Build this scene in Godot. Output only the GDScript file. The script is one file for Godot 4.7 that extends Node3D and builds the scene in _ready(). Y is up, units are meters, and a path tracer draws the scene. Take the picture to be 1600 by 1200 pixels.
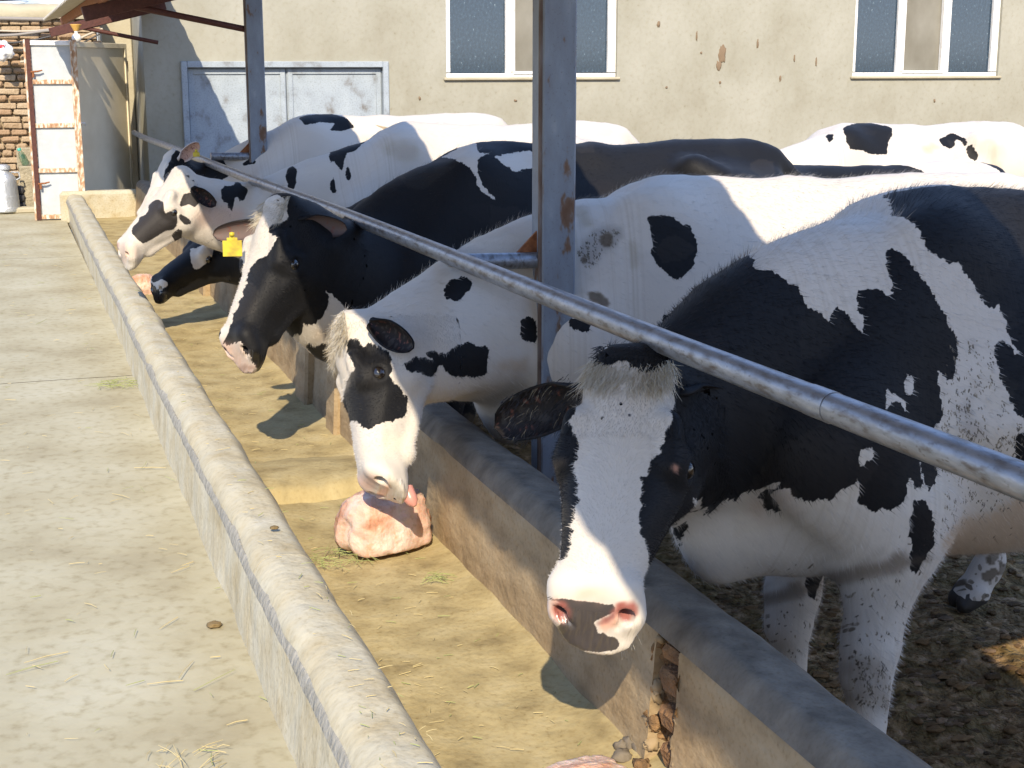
extends Node3D
# A feed alley in a cattle yard: black and white cows reach over a concrete trough in front of a plastered barn.
const TAU_ := 6.28318530718
var PEN := -0.36
var M := {}
var used := {}
var cow_jobs := []

# ------------------------------------------------------------------ mesh collector
class MB:
	var v := PackedVector3Array()
	var n := PackedVector3Array()
	var uv := PackedVector2Array()
	var ix := PackedInt32Array()
	func tri(a: Vector3, b: Vector3, c: Vector3) -> void:   # a b c clockwise seen from the front
		var nn := (c - a).cross(b - a).normalized()
		var k := v.size()
		v.append(a); v.append(b); v.append(c)
		n.append(nn); n.append(nn); n.append(nn)
		for q in 3: uv.append(Vector2(0, 0))
		ix.append(k); ix.append(k + 1); ix.append(k + 2)
	func quad(a: Vector3, b: Vector3, c: Vector3, d: Vector3) -> void:
		var nn := (c - a).cross(b - a)
		if nn.length() < 1e-12: nn = (d - a).cross(c - a)
		nn = nn.normalized()
		var k := v.size()
		v.append(a); v.append(b); v.append(c); v.append(d)
		for q in 4: n.append(nn)
		uv.append(Vector2(0, 0)); uv.append(Vector2(1, 0)); uv.append(Vector2(1, 1)); uv.append(Vector2(0, 1))
		for q in [0, 1, 2, 0, 2, 3]: ix.append(k + q)
	func away(a: Vector3, b: Vector3, c: Vector3, d: Vector3, from: Vector3) -> void:   # a quad that faces away from a point
		if (c - a).cross(b - a).dot((a + b + c + d) / 4.0 - from) >= 0.0: quad(a, b, c, d)
		else: quad(d, c, b, a)
	func box(c: Vector3, s: Vector3, bev := 0.0, bs := Basis()) -> void:
		var h := s / 2.0
		var e: float = min(bev, min(h.x, min(h.y, h.z)) * 0.9)
		var ax := [Vector3.RIGHT, Vector3.UP, Vector3.BACK]
		for i in 3:
			var j: int = (i + 1) % 3
			var k: int = (i + 2) % 3
			for sg in [-1.0, 1.0]:
				var o: Vector3 = ax[i] * h[i] * sg
				var pj: Vector3 = ax[j] * (h[j] - e)
				var pk: Vector3 = ax[k] * (h[k] - e)
				away(c + bs * (o - pj - pk), c + bs * (o + pj - pk), c + bs * (o + pj + pk), c + bs * (o - pj + pk), c)
		if e > 0.0:
			for i in 3:
				var j: int = (i + 1) % 3
				var k: int = (i + 2) % 3
				for sj in [-1.0, 1.0]:
					for sk in [-1.0, 1.0]:
						var li: Vector3 = ax[i] * (h[i] - e)
						var p: Vector3 = ax[j] * h[j] * sj + ax[k] * (h[k] - e) * sk
						var q: Vector3 = ax[j] * (h[j] - e) * sj + ax[k] * h[k] * sk
						away(c + bs * (p - li), c + bs * (p + li), c + bs * (q + li), c + bs * (q - li), c)
			for sx in [-1.0, 1.0]:
				for sy in [-1.0, 1.0]:
					for sz in [-1.0, 1.0]:
						var a := c + bs * Vector3(h.x * sx, (h.y - e) * sy, (h.z - e) * sz)
						var b := c + bs * Vector3((h.x - e) * sx, h.y * sy, (h.z - e) * sz)
						var d := c + bs * Vector3((h.x - e) * sx, (h.y - e) * sy, h.z * sz)
						if (d - a).cross(b - a).dot(a - c) >= 0.0: tri(a, b, d)
						else: tri(a, d, b)
	func grid(pts: Array, closed_j := false, flip := false) -> void:   # rows of PackedVector3Array, smooth
		var k := v.size()
		var rows: int = pts.size()
		var cols: int = pts[0].size()
		var acc := PackedVector3Array()
		acc.resize(rows * cols)
		for r in rows:
			for c in cols:
				v.append(pts[r][c])
				uv.append(Vector2(float(c) / max(1, cols - 1), float(r) / max(1, rows - 1)))
		var cj: int = cols if closed_j else cols - 1
		for r in rows - 1:
			for c in cj:
				var c2: int = (c + 1) % cols
				var a: int = r * cols + c
				var b: int = r * cols + c2
				var d: int = (r + 1) * cols + c
				var e: int = (r + 1) * cols + c2
				var nn: Vector3 = (v[k + e] - v[k + a]).cross(v[k + b] - v[k + d])
				if flip:
					nn = -nn
					for q in [a, d, e, a, e, b]: ix.append(k + q)
				else:
					for q in [a, b, e, a, e, d]: ix.append(k + q)
				acc[a] += nn; acc[b] += nn; acc[d] += nn; acc[e] += nn
		for q in acc: n.append(q.normalized())
	func tube(path: PackedVector3Array, rad: PackedFloat32Array, sides := 12, caps := true) -> void:
		var rows := []
		var ref := Vector3.UP
		var cnt: int = path.size()
		var first: PackedVector3Array
		var last: PackedVector3Array
		var prev := Vector3.ZERO
		for i in cnt:
			var t := (path[min(i + 1, cnt - 1)] - path[max(i - 1, 0)]).normalized()
			if i == 0:
				ref = Vector3.UP if abs(t.y) < 0.9 else Vector3.RIGHT
				prev = (ref - t * ref.dot(t)).normalized()
			else:
				prev = (prev - t * prev.dot(t)).normalized()
			var s := t.cross(prev)
			var ring := PackedVector3Array()
			for j in sides:
				var a := TAU * j / sides
				ring.append(path[i] + (prev * cos(a) + s * sin(a)) * rad[i])
			rows.append(ring)
			if i == 0: first = ring
			last = ring
		grid(rows, true, true)
		if caps:
			for j in sides:
				away(path[0], path[0], first[(j + 1) % sides], first[j], path[1])
				away(path[cnt - 1], path[cnt - 1], last[(j + 1) % sides], last[j], path[cnt - 2])
	func lathe(profile: PackedVector2Array, c: Vector3, sides := 20, bs := Basis()) -> void:
		var rows := []
		for p in profile:
			var ring := PackedVector3Array()
			for j in sides:
				var a := TAU * j / sides
				ring.append(c + bs * Vector3(cos(a) * p.x, p.y, sin(a) * p.x))
			rows.append(ring)
		grid(rows, true)
	func mesh(m: Material) -> ArrayMesh:
		var arr := []
		arr.resize(Mesh.ARRAY_MAX)
		arr[Mesh.ARRAY_VERTEX] = v; arr[Mesh.ARRAY_NORMAL] = n; arr[Mesh.ARRAY_TEX_UV] = uv; arr[Mesh.ARRAY_INDEX] = ix
		var am := ArrayMesh.new()
		am.add_surface_from_arrays(Mesh.PRIMITIVE_TRIANGLES, arr)
		am.surface_set_material(0, m)
		return am

# ------------------------------------------------------------------ naming
func numbered(called: String) -> String:
	var k: int = used.get(called, 0)
	used[called] = k + 1
	return called if k == 0 else "%s_%03d" % [called, k]

func base(called: String, label := "", category := "", group := "", at := Vector3.ZERO, bs := Basis()) -> Node3D:
	var o := Node3D.new()
	o.name = numbered(called)
	o.transform = Transform3D(bs, at)
	add_child(o, true)
	tag(o, label, category, group)
	return o

func tag(o: Node, label := "", category := "", group := "", kind := "") -> void:
	if label: o.set_meta("label", label)
	if category: o.set_meta("category", category)
	if group: o.set_meta("group", group)
	if kind: o.set_meta("kind", kind)

func put(called: String, mesh: Mesh, parent: Node = null, label := "", kind := "") -> MeshInstance3D:
	var o := MeshInstance3D.new()
	o.mesh = mesh
	if parent == null or parent == self:
		o.name = numbered(called)
		add_child(o, true)
	else:
		var k := 0
		var nm := called
		while parent.has_node(NodePath(nm)):
			k += 1
			nm = "%s_%03d" % [called, k]
		o.name = nm
		parent.add_child(o, true)
	tag(o, label, "", "", kind)
	return o

# ------------------------------------------------------------------ materials
func noise(sd: int, freq: float, oct := 5, kind := FastNoiseLite.TYPE_SIMPLEX_SMOOTH, gain := 0.55) -> FastNoiseLite:
	var f := FastNoiseLite.new()
	f.seed = sd; f.frequency = freq; f.noise_type = kind
	f.fractal_type = FastNoiseLite.FRACTAL_FBM; f.fractal_octaves = oct; f.fractal_gain = gain
	return f

func ramp(stops: Array) -> Gradient:
	var g := Gradient.new()
	var o := PackedFloat32Array()
	var c := PackedColorArray()
	for s in stops:
		o.append(s[0]); c.append(s[1])
	g.offsets = o; g.colors = c
	return g

func ntex(sd: int, freq: float, stops: Array, size := 512, oct := 5, normalize := true, w := 0) -> NoiseTexture2D:
	var t := NoiseTexture2D.new()
	t.width = w if w else size; t.height = size; t.seamless = true; t.normalize = normalize
	t.noise = noise(sd, freq, oct)
	t.color_ramp = ramp(stops)
	t.generate_mipmaps = false
	return t

func lin(r: float, g: float, b: float) -> Color:
	return Color(r, g, b).linear_to_srgb()

func mat(c: Color, rough := 0.8, metal := 0.0, spec := 0.5) -> StandardMaterial3D:
	var m := StandardMaterial3D.new()
	m.albedo_color = c; m.roughness = rough; m.metallic = metal; m.metallic_specular = spec
	return m

# a surface with a coarse colour pattern, a multiplied finer one and a relief, all by world place
func surf(t1: Texture2D, s1: Vector3, t2: Texture2D, s2: Vector3, bump: Texture2D, sb: float, rough := 0.9, spec := 0.4) -> StandardMaterial3D:
	var m := mat(Color.WHITE, rough, 0.0, spec)
	m.albedo_texture = t1
	m.uv1_triplanar = true; m.uv1_world_triplanar = true; m.uv1_scale = s1
	if t2:
		m.detail_enabled = true; m.detail_albedo = t2; m.detail_blend_mode = BaseMaterial3D.BLEND_MODE_MUL
		m.detail_uv_layer = BaseMaterial3D.DETAIL_UV_2
		m.uv2_triplanar = true; m.uv2_world_triplanar = true; m.uv2_scale = s2
	if bump:
		m.heightmap_enabled = true; m.heightmap_texture = bump; m.heightmap_scale = sb
	return m

# ------------------------------------------------------------------ cattle: one distance field per animal, meshed as surface nets
class Field:
	# flattened round cones
	var a: Array[Vector3] = []
	var ba: Array[Vector3] = []
	var inv := PackedFloat32Array()
	var ra := PackedFloat32Array()
	var rb := PackedFloat32Array()
	var w: Array[Vector3] = []
	var s1 := PackedFloat32Array()
	var os := PackedFloat32Array()
	var k := PackedFloat32Array()
	var op := PackedInt32Array()       # 1 add, -1 carve, 2 the index of a loft
	var lofts: Array = []
	# a round cone, s times thinner along the unit vector wd
	func cone(p: Vector3, q: Vector3, r1: float, r2: float, kk := 0.05, s := 1.0, wd := Vector3.BACK, o := 1) -> void:
		var d := q - p
		d += wd * (wd.dot(d) * (s - 1.0))
		a.append(p); ba.append(d); inv.append(1.0 / max(d.length_squared(), 1e-9))
		ra.append(r1); rb.append(r2); w.append(wd); s1.append(s - 1.0); os.append(1.0 / sqrt(max(s, 1.0)) if s > 1.0 else 1.0); k.append(kk); op.append(o)
	func both(p: Vector3, q: Vector3, r1: float, r2: float, kk := 0.05, s := 1.0, wd := Vector3.BACK, o := 1) -> void:
		cone(p, q, r1, r2, kk, s, wd, o)
		cone(Vector3(p.x, p.y, -p.z), Vector3(q.x, q.y, -q.z), r1, r2, kk, s, Vector3(wd.x, wd.y, -wd.z), o)
	func loft(l: Dictionary, kk: float) -> void:
		a.append(l.t.origin); ba.append(Vector3.ZERO); inv.append(0); ra.append(0); rb.append(0); w.append(Vector3.BACK); s1.append(0); os.append(1); k.append(kk)
		op.append(2); lofts.append(l)
		l["at"] = op.size() - 1
	func loft_d(l: Dictionary, p: Vector3) -> float:
		var q: Vector3 = l.ti * p
		var step: float = l.step
		var n: int = l.n
		var f: float = clampf((q.x - l.x0) / step, 0.0, n - 1.001)
		var i := int(f)
		f -= i
		var top: float = lerpf(l.top[i], l.top[i + 1], f)
		var bot: float = lerpf(l.bot[i], l.bot[i + 1], f)
		var hw: float = lerpf(l.hw[i], l.hw[i + 1], f)
		var cy: float = bot + (top - bot) * l.mid
		var dy: float = q.y - cy
		var hy: float = top - cy
		if dy < 0.0:
			hy = cy - bot
			hw *= 1.0 - l.nar * minf(-dy / hy, 1.0)
			dy = -dy
		else:
			hw *= 1.0 - l.narup * minf(dy / hy, 1.0)
		var ny := dy / hy
		var nz := absf(q.z) / hw
		ny *= ny; nz *= nz
		var e := sqrt(ny + nz)
		e = lerpf(e, sqrt(sqrt(ny * ny + nz * nz)), l.boxy)
		var d := (e - 1.0) * minf(hy, hw)
		var ox: float = q.x - clampf(q.x, l.x0, l.x0 + step * (n - 1))
		if ox != 0.0:
			d = sqrt(maxf(d, 0.0) * maxf(d, 0.0) + ox * ox) + minf(d, 0.0) * 0.0
		return d
	func one(i: int, p: Vector3) -> float:
		if op[i] == 2:
			for l in lofts:
				if l.at == i: return loft_d(l, p)
		var pa := p - a[i]
		pa += w[i] * (pa.dot(w[i]) * s1[i])
		var h := clampf(pa.dot(ba[i]) * inv[i], 0.0, 1.0)
		return ((pa - ba[i] * h).length() - lerpf(ra[i], rb[i], h)) * os[i]
	func at(p: Vector3) -> float:
		var f := 9.0
		for i in op.size():
			var d := one(i, p)
			var kk := k[i]
			if op[i] == -1:
				d = -d
				var h := maxf(kk - absf(d - f), 0.0) / kk
				f = maxf(d, f) + h * h * kk * 0.25
			else:
				var h := maxf(kk - absf(d - f), 0.0) / kk
				f = minf(d, f) - h * h * kk * 0.25
		return f

# meshes the field; keep(p) says which cells count (head or body)
class Net:
	var verts := PackedVector3Array()
	var norms := PackedVector3Array()
	var index := PackedInt32Array()
	static func box_d(p: Vector3, hs: float) -> float:
		var q := p / hs - Vector3(0.295, -0.155, 0)
		return maxf(absf(q.x) - 0.295, maxf(absf(q.y) - 0.185, absf(q.z) - 0.16)) * hs
	func run(fd: Field, lo: Vector3, hi: Vector3, cell: float, hf: Transform3D, side: int, hs: float) -> void:
		# side 1: only the box round the head; -1: all but that
		const B := 4
		const C := 4            # fine blocks along a coarse one
		var bs := cell * B
		var hd := bs * 0.8661
		var nb := Vector3i(((hi - lo) / (bs * C)).ceil()) * C
		var ids := {}
		var np := fd.op.size()
		var N := B + 1
		var val := PackedFloat32Array()
		val.resize(N * N * N)
		var NX := nb.x * B + 2
		var NY := nb.y * B + 2
		var edges := PackedInt64Array()
		var todo: Array[Vector3i] = []
		var lists: Array[PackedInt32Array] = []
		for cz in range(0, nb.z, C):
			for cy in range(0, nb.y, C):
				for cx in range(0, nb.x, C):
					var c := lo + (Vector3(cx, cy, cz) + Vector3.ONE * (C * 0.5)) * bs
					var H := hd * C
					var bd := Net.box_d(hf * c, hs)
					if side == 1 and bd > H + cell * 2.0: continue
					if side == -1 and bd < -H - cell * 2.0: continue
					var f := 9.0
					var use := PackedInt32Array()
					for i in np:
						var d := fd.one(i, c)
						var kk := fd.k[i]
						if d < H * 2.0 + kk: use.append(i)
						if fd.op[i] == -1: f = maxf(f, -d)
						else:
							var h := maxf(kk - absf(d - f), 0.0) / kk
							f = minf(d, f) - h * h * kk * 0.25
					if f > H * 1.35 or f < -H * 1.9: continue
					for z in C:
						for y in C:
							for x in C:
								todo.append(Vector3i(cx + x, cy + y, cz + z))
								lists.append(use)
		for ti in todo.size():
			if true:
				if true:
					var bx := todo[ti].x
					var by := todo[ti].y
					var bz := todo[ti].z
					var o := lo + Vector3(bx, by, bz) * bs
					var c := o + Vector3.ONE * (bs * 0.5)
					var bd := Net.box_d(hf * c, hs)
					if side == 1 and bd > hd + cell * 2.0: continue
					if side == -1 and bd < -hd - cell * 2.0: continue
					var f := 9.0
					var use := PackedInt32Array()
					for i in lists[ti]:
						var d := fd.one(i, c)
						var kk := fd.k[i]
						if d < hd * 2.0 + kk: use.append(i)
						if fd.op[i] == -1: f = maxf(f, -d)
						else:
							var h := maxf(kk - absf(d - f), 0.0) / kk
							f = minf(d, f) - h * h * kk * 0.25
					if f > hd * 1.35 or f < -hd * 1.9: continue
					val.fill(9.0)
					for i in use:
						var kk := fd.k[i]
						var ik := 1.0 / kk
						var q := 0
						var o2 := fd.op[i]
						if o2 == 2:
							var l: Dictionary
							for l2 in fd.lofts:
								if l2.at == i: l = l2
							for z in N:
								for y in N:
									for x in N:
										var d := fd.loft_d(l, o + Vector3(x, y, z) * cell)
										var g := val[q]
										var h := maxf(kk - absf(d - g), 0.0) * ik
										val[q] = minf(d, g) - h * h * kk * 0.25
										q += 1
							continue
						var pa0 := o - fd.a[i]
						var w := fd.w[i]
						var s1 := fd.s1[i]
						var ba := fd.ba[i]
						var inv := fd.inv[i]
						var r0 := fd.ra[i]
						var dr := fd.rb[i] - r0
						var os := fd.os[i]
						for z in N:
							for y in N:
								for x in N:
									var pa := pa0 + Vector3(x, y, z) * cell
									if s1 != 0.0: pa += w * (pa.dot(w) * s1)
									var t := clampf(pa.dot(ba) * inv, 0.0, 1.0)
									var d := ((pa - ba * t).length() - r0 - dr * t) * os
									var g := val[q]
									if o2 == 1:
										var h := maxf(kk - absf(d - g), 0.0) * ik
										val[q] = minf(d, g) - h * h * kk * 0.25
									else:
										d = -d
										var h := maxf(kk - absf(d - g), 0.0) * ik
										val[q] = maxf(d, g) + h * h * kk * 0.25
									q += 1
					# cells
					var NN := N * N
					for z in B:
						for y in B:
							for x in B:
								var q := x + y * N + z * NN
								var v0 := val[q]
								var v1 := val[q + 1]
								var v2 := val[q + N]
								var v3 := val[q + N + 1]
								var v4 := val[q + NN]
								var v5 := val[q + NN + 1]
								var v6 := val[q + NN + N]
								var v7 := val[q + NN + N + 1]
								var neg := int(v0 < 0.0) + int(v1 < 0.0) + int(v2 < 0.0) + int(v3 < 0.0) + int(v4 < 0.0) + int(v5 < 0.0) + int(v6 < 0.0) + int(v7 < 0.0)
								if neg == 0 or neg == 8: continue
								var s := Vector3.ZERO
								var cnt := 0.0
								if (v0 < 0.0) != (v1 < 0.0): s += Vector3(v0 / (v0 - v1), 0, 0); cnt += 1
								if (v2 < 0.0) != (v3 < 0.0): s += Vector3(v2 / (v2 - v3), 1, 0); cnt += 1
								if (v4 < 0.0) != (v5 < 0.0): s += Vector3(v4 / (v4 - v5), 0, 1); cnt += 1
								if (v6 < 0.0) != (v7 < 0.0): s += Vector3(v6 / (v6 - v7), 1, 1); cnt += 1
								if (v0 < 0.0) != (v2 < 0.0): s += Vector3(0, v0 / (v0 - v2), 0); cnt += 1
								if (v1 < 0.0) != (v3 < 0.0): s += Vector3(1, v1 / (v1 - v3), 0); cnt += 1
								if (v4 < 0.0) != (v6 < 0.0): s += Vector3(0, v4 / (v4 - v6), 1); cnt += 1
								if (v5 < 0.0) != (v7 < 0.0): s += Vector3(1, v5 / (v5 - v7), 1); cnt += 1
								if (v0 < 0.0) != (v4 < 0.0): s += Vector3(0, 0, v0 / (v0 - v4)); cnt += 1
								if (v1 < 0.0) != (v5 < 0.0): s += Vector3(1, 0, v1 / (v1 - v5)); cnt += 1
								if (v2 < 0.0) != (v6 < 0.0): s += Vector3(0, 1, v2 / (v2 - v6)); cnt += 1
								if (v3 < 0.0) != (v7 < 0.0): s += Vector3(1, 1, v3 / (v3 - v7)); cnt += 1
								var p := o + (Vector3(x, y, z) + s / cnt) * cell
								bd = Net.box_d(hf * p, hs)
								if side == 1 and bd > cell * 1.2: continue
								if side == -1 and bd < -cell * 0.6: continue
								var gx := bx * B + x + 1
								var gy := by * B + y + 1
								var gz := bz * B + z + 1
								var key := gx + NX * (gy + NY * gz)
								ids[key] = verts.size()
								verts.append(p)
								# the three edges that start at this cell's lowest corner
								if (v0 < 0.0) != (v1 < 0.0): edges.append(key * 8 + (0 if v0 < 0.0 else 1))
								if (v0 < 0.0) != (v2 < 0.0): edges.append(key * 8 + (2 if v0 < 0.0 else 3))
								if (v0 < 0.0) != (v4 < 0.0): edges.append(key * 8 + (4 if v0 < 0.0 else 5))
		norms.resize(verts.size())
		var SY := NX
		var SZ := NX * NY
		for e in edges:
			var key: int = e / 8
			var d: int = e % 8
			var u := SY
			var t := SZ
			if d / 2 == 1:
				u = SZ; t = 1
			elif d / 2 == 2:
				u = 1; t = SY
			var i0: int = ids.get(key, -1)
			var i1: int = ids.get(key - u, -1)
			var i2: int = ids.get(key - u - t, -1)
			var i3: int = ids.get(key - t, -1)
			if i0 < 0 or i1 < 0 or i2 < 0 or i3 < 0: continue
			if d % 2 == 0:
				var sw := i1
				i1 = i3
				i3 = sw
			var nn := (verts[i2] - verts[i0]).cross(verts[i1] - verts[i3])
			norms[i0] += nn; norms[i1] += nn; norms[i2] += nn; norms[i3] += nn
			index.append(i0); index.append(i1); index.append(i2)
			index.append(i0); index.append(i2); index.append(i3)
		for i in norms.size(): norms[i] = norms[i].normalized()

func tabled(t: Transform3D, rows: Array, n: int, mid: float, nar: float, narup: float, boxy: float, sc: float) -> Dictionary:
	# rows: [x, top, bottom, half width]; resampled evenly with a smooth curve
	var l := {"t": t, "ti": t.affine_inverse(), "n": n, "mid": mid, "nar": nar, "narup": narup, "boxy": boxy}
	var x0: float = rows[0][0]
	var x1: float = rows[rows.size() - 1][0]
	l.x0 = x0 * sc
	l.step = (x1 - x0) / (n - 1) * sc
	for c in [["top", 1], ["bot", 2], ["hw", 3]]:
		var a := PackedFloat32Array()
		for i in n:
			var x := x0 + (x1 - x0) * i / (n - 1)
			var j := 0
			while j < rows.size() - 2 and x > rows[j + 1][0]: j += 1
			var f: float = clampf((x - rows[j][0]) / (rows[j + 1][0] - rows[j][0]), 0, 1)
			var p0: float = rows[max(j - 1, 0)][c[1]]
			var p3: float = rows[min(j + 2, rows.size() - 1)][c[1]]
			a.append(cubic_interpolate(rows[j][c[1]], rows[j + 1][c[1]], p0, p3, f) * sc)
		l[c[0]] = a
	return l

# h: head frame in the animal's own axes (x along the nose, y out of the forehead, z to its right side)
func cow_field(sc: float, h: Transform3D, o: Dictionary) -> Field:
	var f := Field.new()
	var I := Transform3D()
	f.loft(tabled(I, [[-1.42, 1.12, 1.00, 0.03], [-1.34, 1.31, 0.94, 0.15], [-1.24, 1.375, 0.86, 0.235], [-1.08, 1.40, 0.78, 0.285], [-0.92, 1.405, 0.68, 0.315], [-0.70, 1.385, 0.60, 0.365], [-0.48, 1.365, 0.58, 0.375], [-0.25, 1.38, 0.59, 0.345], [-0.05, 1.365, 0.60, 0.285], [0.12, 1.29, 0.62, 0.24], [0.26, 1.19, 0.67, 0.19], [0.38, 1.02, 0.78, 0.09]], 40, 0.46, 0.25, 0.42, 0.25, sc), 0.06)
	var s := sc
	var v := func(x: float, y: float, z: float) -> Vector3: return Vector3(x, y, z) * s
	# spine, hips, pins, rump, tail
	f.cone(v.call(-1.25, 1.345, 0), v.call(-0.55, 1.315, 0), 0.055 * s, 0.06 * s, 0.07 * s)
	f.cone(v.call(-0.55, 1.315, 0), v.call(-0.12, 1.330, 0), 0.06 * s, 0.07 * s, 0.10 * s)
	f.both(v.call(-0.90, 1.32, 0.205), v.call(-0.96, 1.285, 0.25), 0.055 * s, 0.05 * s, 0.09 * s)
	f.both(v.call(-1.30, 1.23, 0.11), v.call(-1.36, 1.19, 0.12), 0.05 * s, 0.045 * s, 0.08 * s)
	f.both(v.call(-0.50, 1.285, 0.345), v.call(-0.78, 1.235, 0.36), 0.030 * s, 0.040 * s, 0.12 * s, 1.0, Vector3.BACK, -1)
	f.cone(v.call(-1.34, 1.33, 0), v.call(-1.45, 1.24, 0), 0.055 * s, 0.04 * s, 0.06 * s)
	f.cone(v.call(-1.45, 1.24, 0), v.call(-1.50, 0.95, 0), 0.036 * s, 0.024 * s, 0.03 * s)
	f.cone(v.call(-1.50, 0.95, 0), v.call(-1.49, 0.62, 0), 0.024 * s, 0.02 * s, 0.02 * s)
	f.cone(v.call(-1.49, 0.62, 0), v.call(-1.47, 0.42, 0), 0.04 * s, 0.03 * s, 0.04 * s)
	# shoulder, brisket, dewlap
	f.both(v.call(-0.06, 1.24, 0.12), v.call(0.20, 0.92, 0.20), 0.13 * s, 0.155 * s, 0.10 * s, 1.7)
	f.both(v.call(0.20, 0.92, 0.195), v.call(0.05, 0.74, 0.20), 0.14 * s, 0.115 * s, 0.08 * s, 1.35)
	f.cone(v.call(0.16, 0.74, 0), v.call(0.34, 0.74, 0), 0.15 * s, 0.12 * s, 0.10 * s, 1.2)
	f.cone(v.call(0.34, 0.72, 0), v.call(0.36, 0.64, 0), 0.09 * s, 0.05 * s, 0.08 * s, 1.7)
	# fore legs
	for q in [1.0, -1.0]:
		var dx: float = o.get("step", 0.0) * q
		f.cone(v.call(0.06, 0.80, 0.19 * q), v.call(0.075 + dx, 0.47, 0.165 * q), 0.105 * s, 0.058 * s, 0.07 * s)
		f.cone(v.call(0.075 + dx, 0.46, 0.165 * q), v.call(0.085 + dx, 0.385, 0.165 * q), 0.062 * s, 0.055 * s, 0.03 * s)
		f.cone(v.call(0.08 + dx, 0.40, 0.165 * q), v.call(0.075 + dx, 0.17, 0.165 * q), 0.05 * s, 0.038 * s, 0.02 * s)
		f.cone(v.call(0.075 + dx, 0.16, 0.165 * q), v.call(0.085 + dx, 0.135, 0.165 * q), 0.05 * s, 0.048 * s, 0.03 * s)
		f.cone(v.call(0.085 + dx, 0.13, 0.165 * q), v.call(0.115 + dx, 0.075, 0.165 * q), 0.044 * s, 0.05 * s, 0.03 * s)
		for r in [0.031, -0.031]: f.cone(v.call(0.115 + dx, 0.07, 0.165 * q + r), v.call(0.16 + dx, 0.03, 0.165 * q + r), 0.04 * s, 0.032 * s, 0.012 * s)
	# hind legs
	for q in [1.0, -1.0]:
		var dx: float = o.get("step", 0.0) * -1.2 * q
		f.cone(v.call(-1.05, 1.10, 0.19 * q), v.call(-1.02, 0.74, 0.235 * q), 0.21 * s, 0.13 * s, 0.09 * s, 1.5)
		f.cone(v.call(-1.22, 1.08, 0.15 * q), v.call(-1.22, 0.78, 0.19 * q), 0.15 * s, 0.10 * s, 0.10 * s, 1.3)
		f.cone(v.call(-1.06, 0.80, 0.225 * q), v.call(-1.25 + dx, 0.55, 0.19 * q), 0.115 * s, 0.062 * s, 0.08 * s, 1.25)
		f.cone(v.call(-1.27 + dx, 0.575, 0.19 * q), v.call(-1.245 + dx, 0.47, 0.185 * q), 0.05 * s, 0.056 * s, 0.04 * s)
		f.cone(v.call(-1.24 + dx, 0.48, 0.185 * q), v.call(-1.20 + dx, 0.17, 0.18 * q), 0.05 * s, 0.04 * s, 0.03 * s)
		f.cone(v.call(-1.20 + dx, 0.165, 0.18 * q), v.call(-1.185 + dx, 0.135, 0.18 * q), 0.052 * s, 0.048 * s, 0.03 * s)
		f.cone(v.call(-1.185 + dx, 0.13, 0.18 * q), v.call(-1.15 + dx, 0.075, 0.18 * q), 0.045 * s, 0.05 * s, 0.03 * s)
		for r in [0.031, -0.031]: f.cone(v.call(-1.15 + dx, 0.07, 0.18 * q + r), v.call(-1.105 + dx, 0.03, 0.18 * q + r), 0.04 * s, 0.032 * s, 0.012 * s)
	# udder
	f.cone(v.call(-1.02, 0.66, 0), v.call(-0.82, 0.62, 0), 0.17 * s, 0.11 * s, 0.07 * s)
	for q in [[-1.08, 0.07], [-1.08, -0.07], [-0.92, 0.07], [-0.92, -0.07]]: f.cone(v.call(q[0], 0.52, q[1]), v.call(q[0], 0.45, q[1]), 0.022 * s, 0.014 * s, 0.03 * s)
	# neck: four stretches from the shoulders to behind the cheeks
	var hs: float = o.get("head", 1.0) * 1.0
	var p0: Vector3 = v.call(0.0, 1.02, 0)
	var p3: Vector3 = h * (Vector3(0.07, -0.12, 0) * hs)
	var p1: Vector3 = p0 + o.get("n1", Vector3(0.32, -0.03, 0)) * s
	var p2: Vector3 = p3 + o.get("n2", h.basis.x * 0.02 + h.basis.y * -0.16) * s
	var hz := h.basis.z
	var rr := [0.31, 0.275, 0.24, 0.208, 0.178, 0.155, 0.138, 0.122]
	for i in 8: rr[i] *= lerpf(1.0, o.get("thick", 1.0), minf(i / 4.0, 1.0)) * (1.0 if i < 7 else 0.93)
	var path: Array[Vector3] = []
	for i in 8: path.append(p0.bezier_interpolate(p1, p2, p3, i / 7.0))
	# the neck passes under the rail, where there is one
	var rail_x: float = o.get("rail_x", 9.0)
	for i in 7:
		if path[i].x <= rail_x and path[i + 1].x >= rail_x:
			var t := (rail_x - path[i].x) / (path[i + 1].x - path[i].x)
			var e: float = lerpf(path[i].y, path[i + 1].y, t) + lerpf(rr[i], rr[i + 1], t) * s * 1.02 - float(o.rail_y)
			if e > 0.0:
				for j in range(1, 7): path[j].y -= e * exp(-pow((path[j].x - rail_x) / 0.24, 2.0))
			break
	var prev := p0
	for i in range(1, 8):
		var t := i / 7.0
		var p := path[i]
		var tt := (p - prev).normalized()
		var wz := Vector3.BACK.lerp(hz, t * t)
		wz = (wz - tt * wz.dot(tt)).normalized()
		f.cone(prev, p, rr[i - 1] * s, rr[i] * s, 0.07 * s, 1.75 - 0.35 * t, wz)
		prev = p
	# dewlap under the neck
	var throat: Vector3 = h * (Vector3(0.03, -0.27, 0) * hs)
	var dl: Vector3 = v.call(0.34, 0.78, 0)
	f.cone(dl, dl.lerp(throat, 0.62) + Vector3(0.01, o.get("dew", -0.03), 0) * s, 0.095 * s, 0.07 * s, 0.10 * s, 2.4, Vector3.BACK.lerp(hz, 0.3).normalized())
	# head
	var g := func(x: float, y: float, z: float) -> Vector3: return h * (Vector3(x, y, z) * hs)
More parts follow.
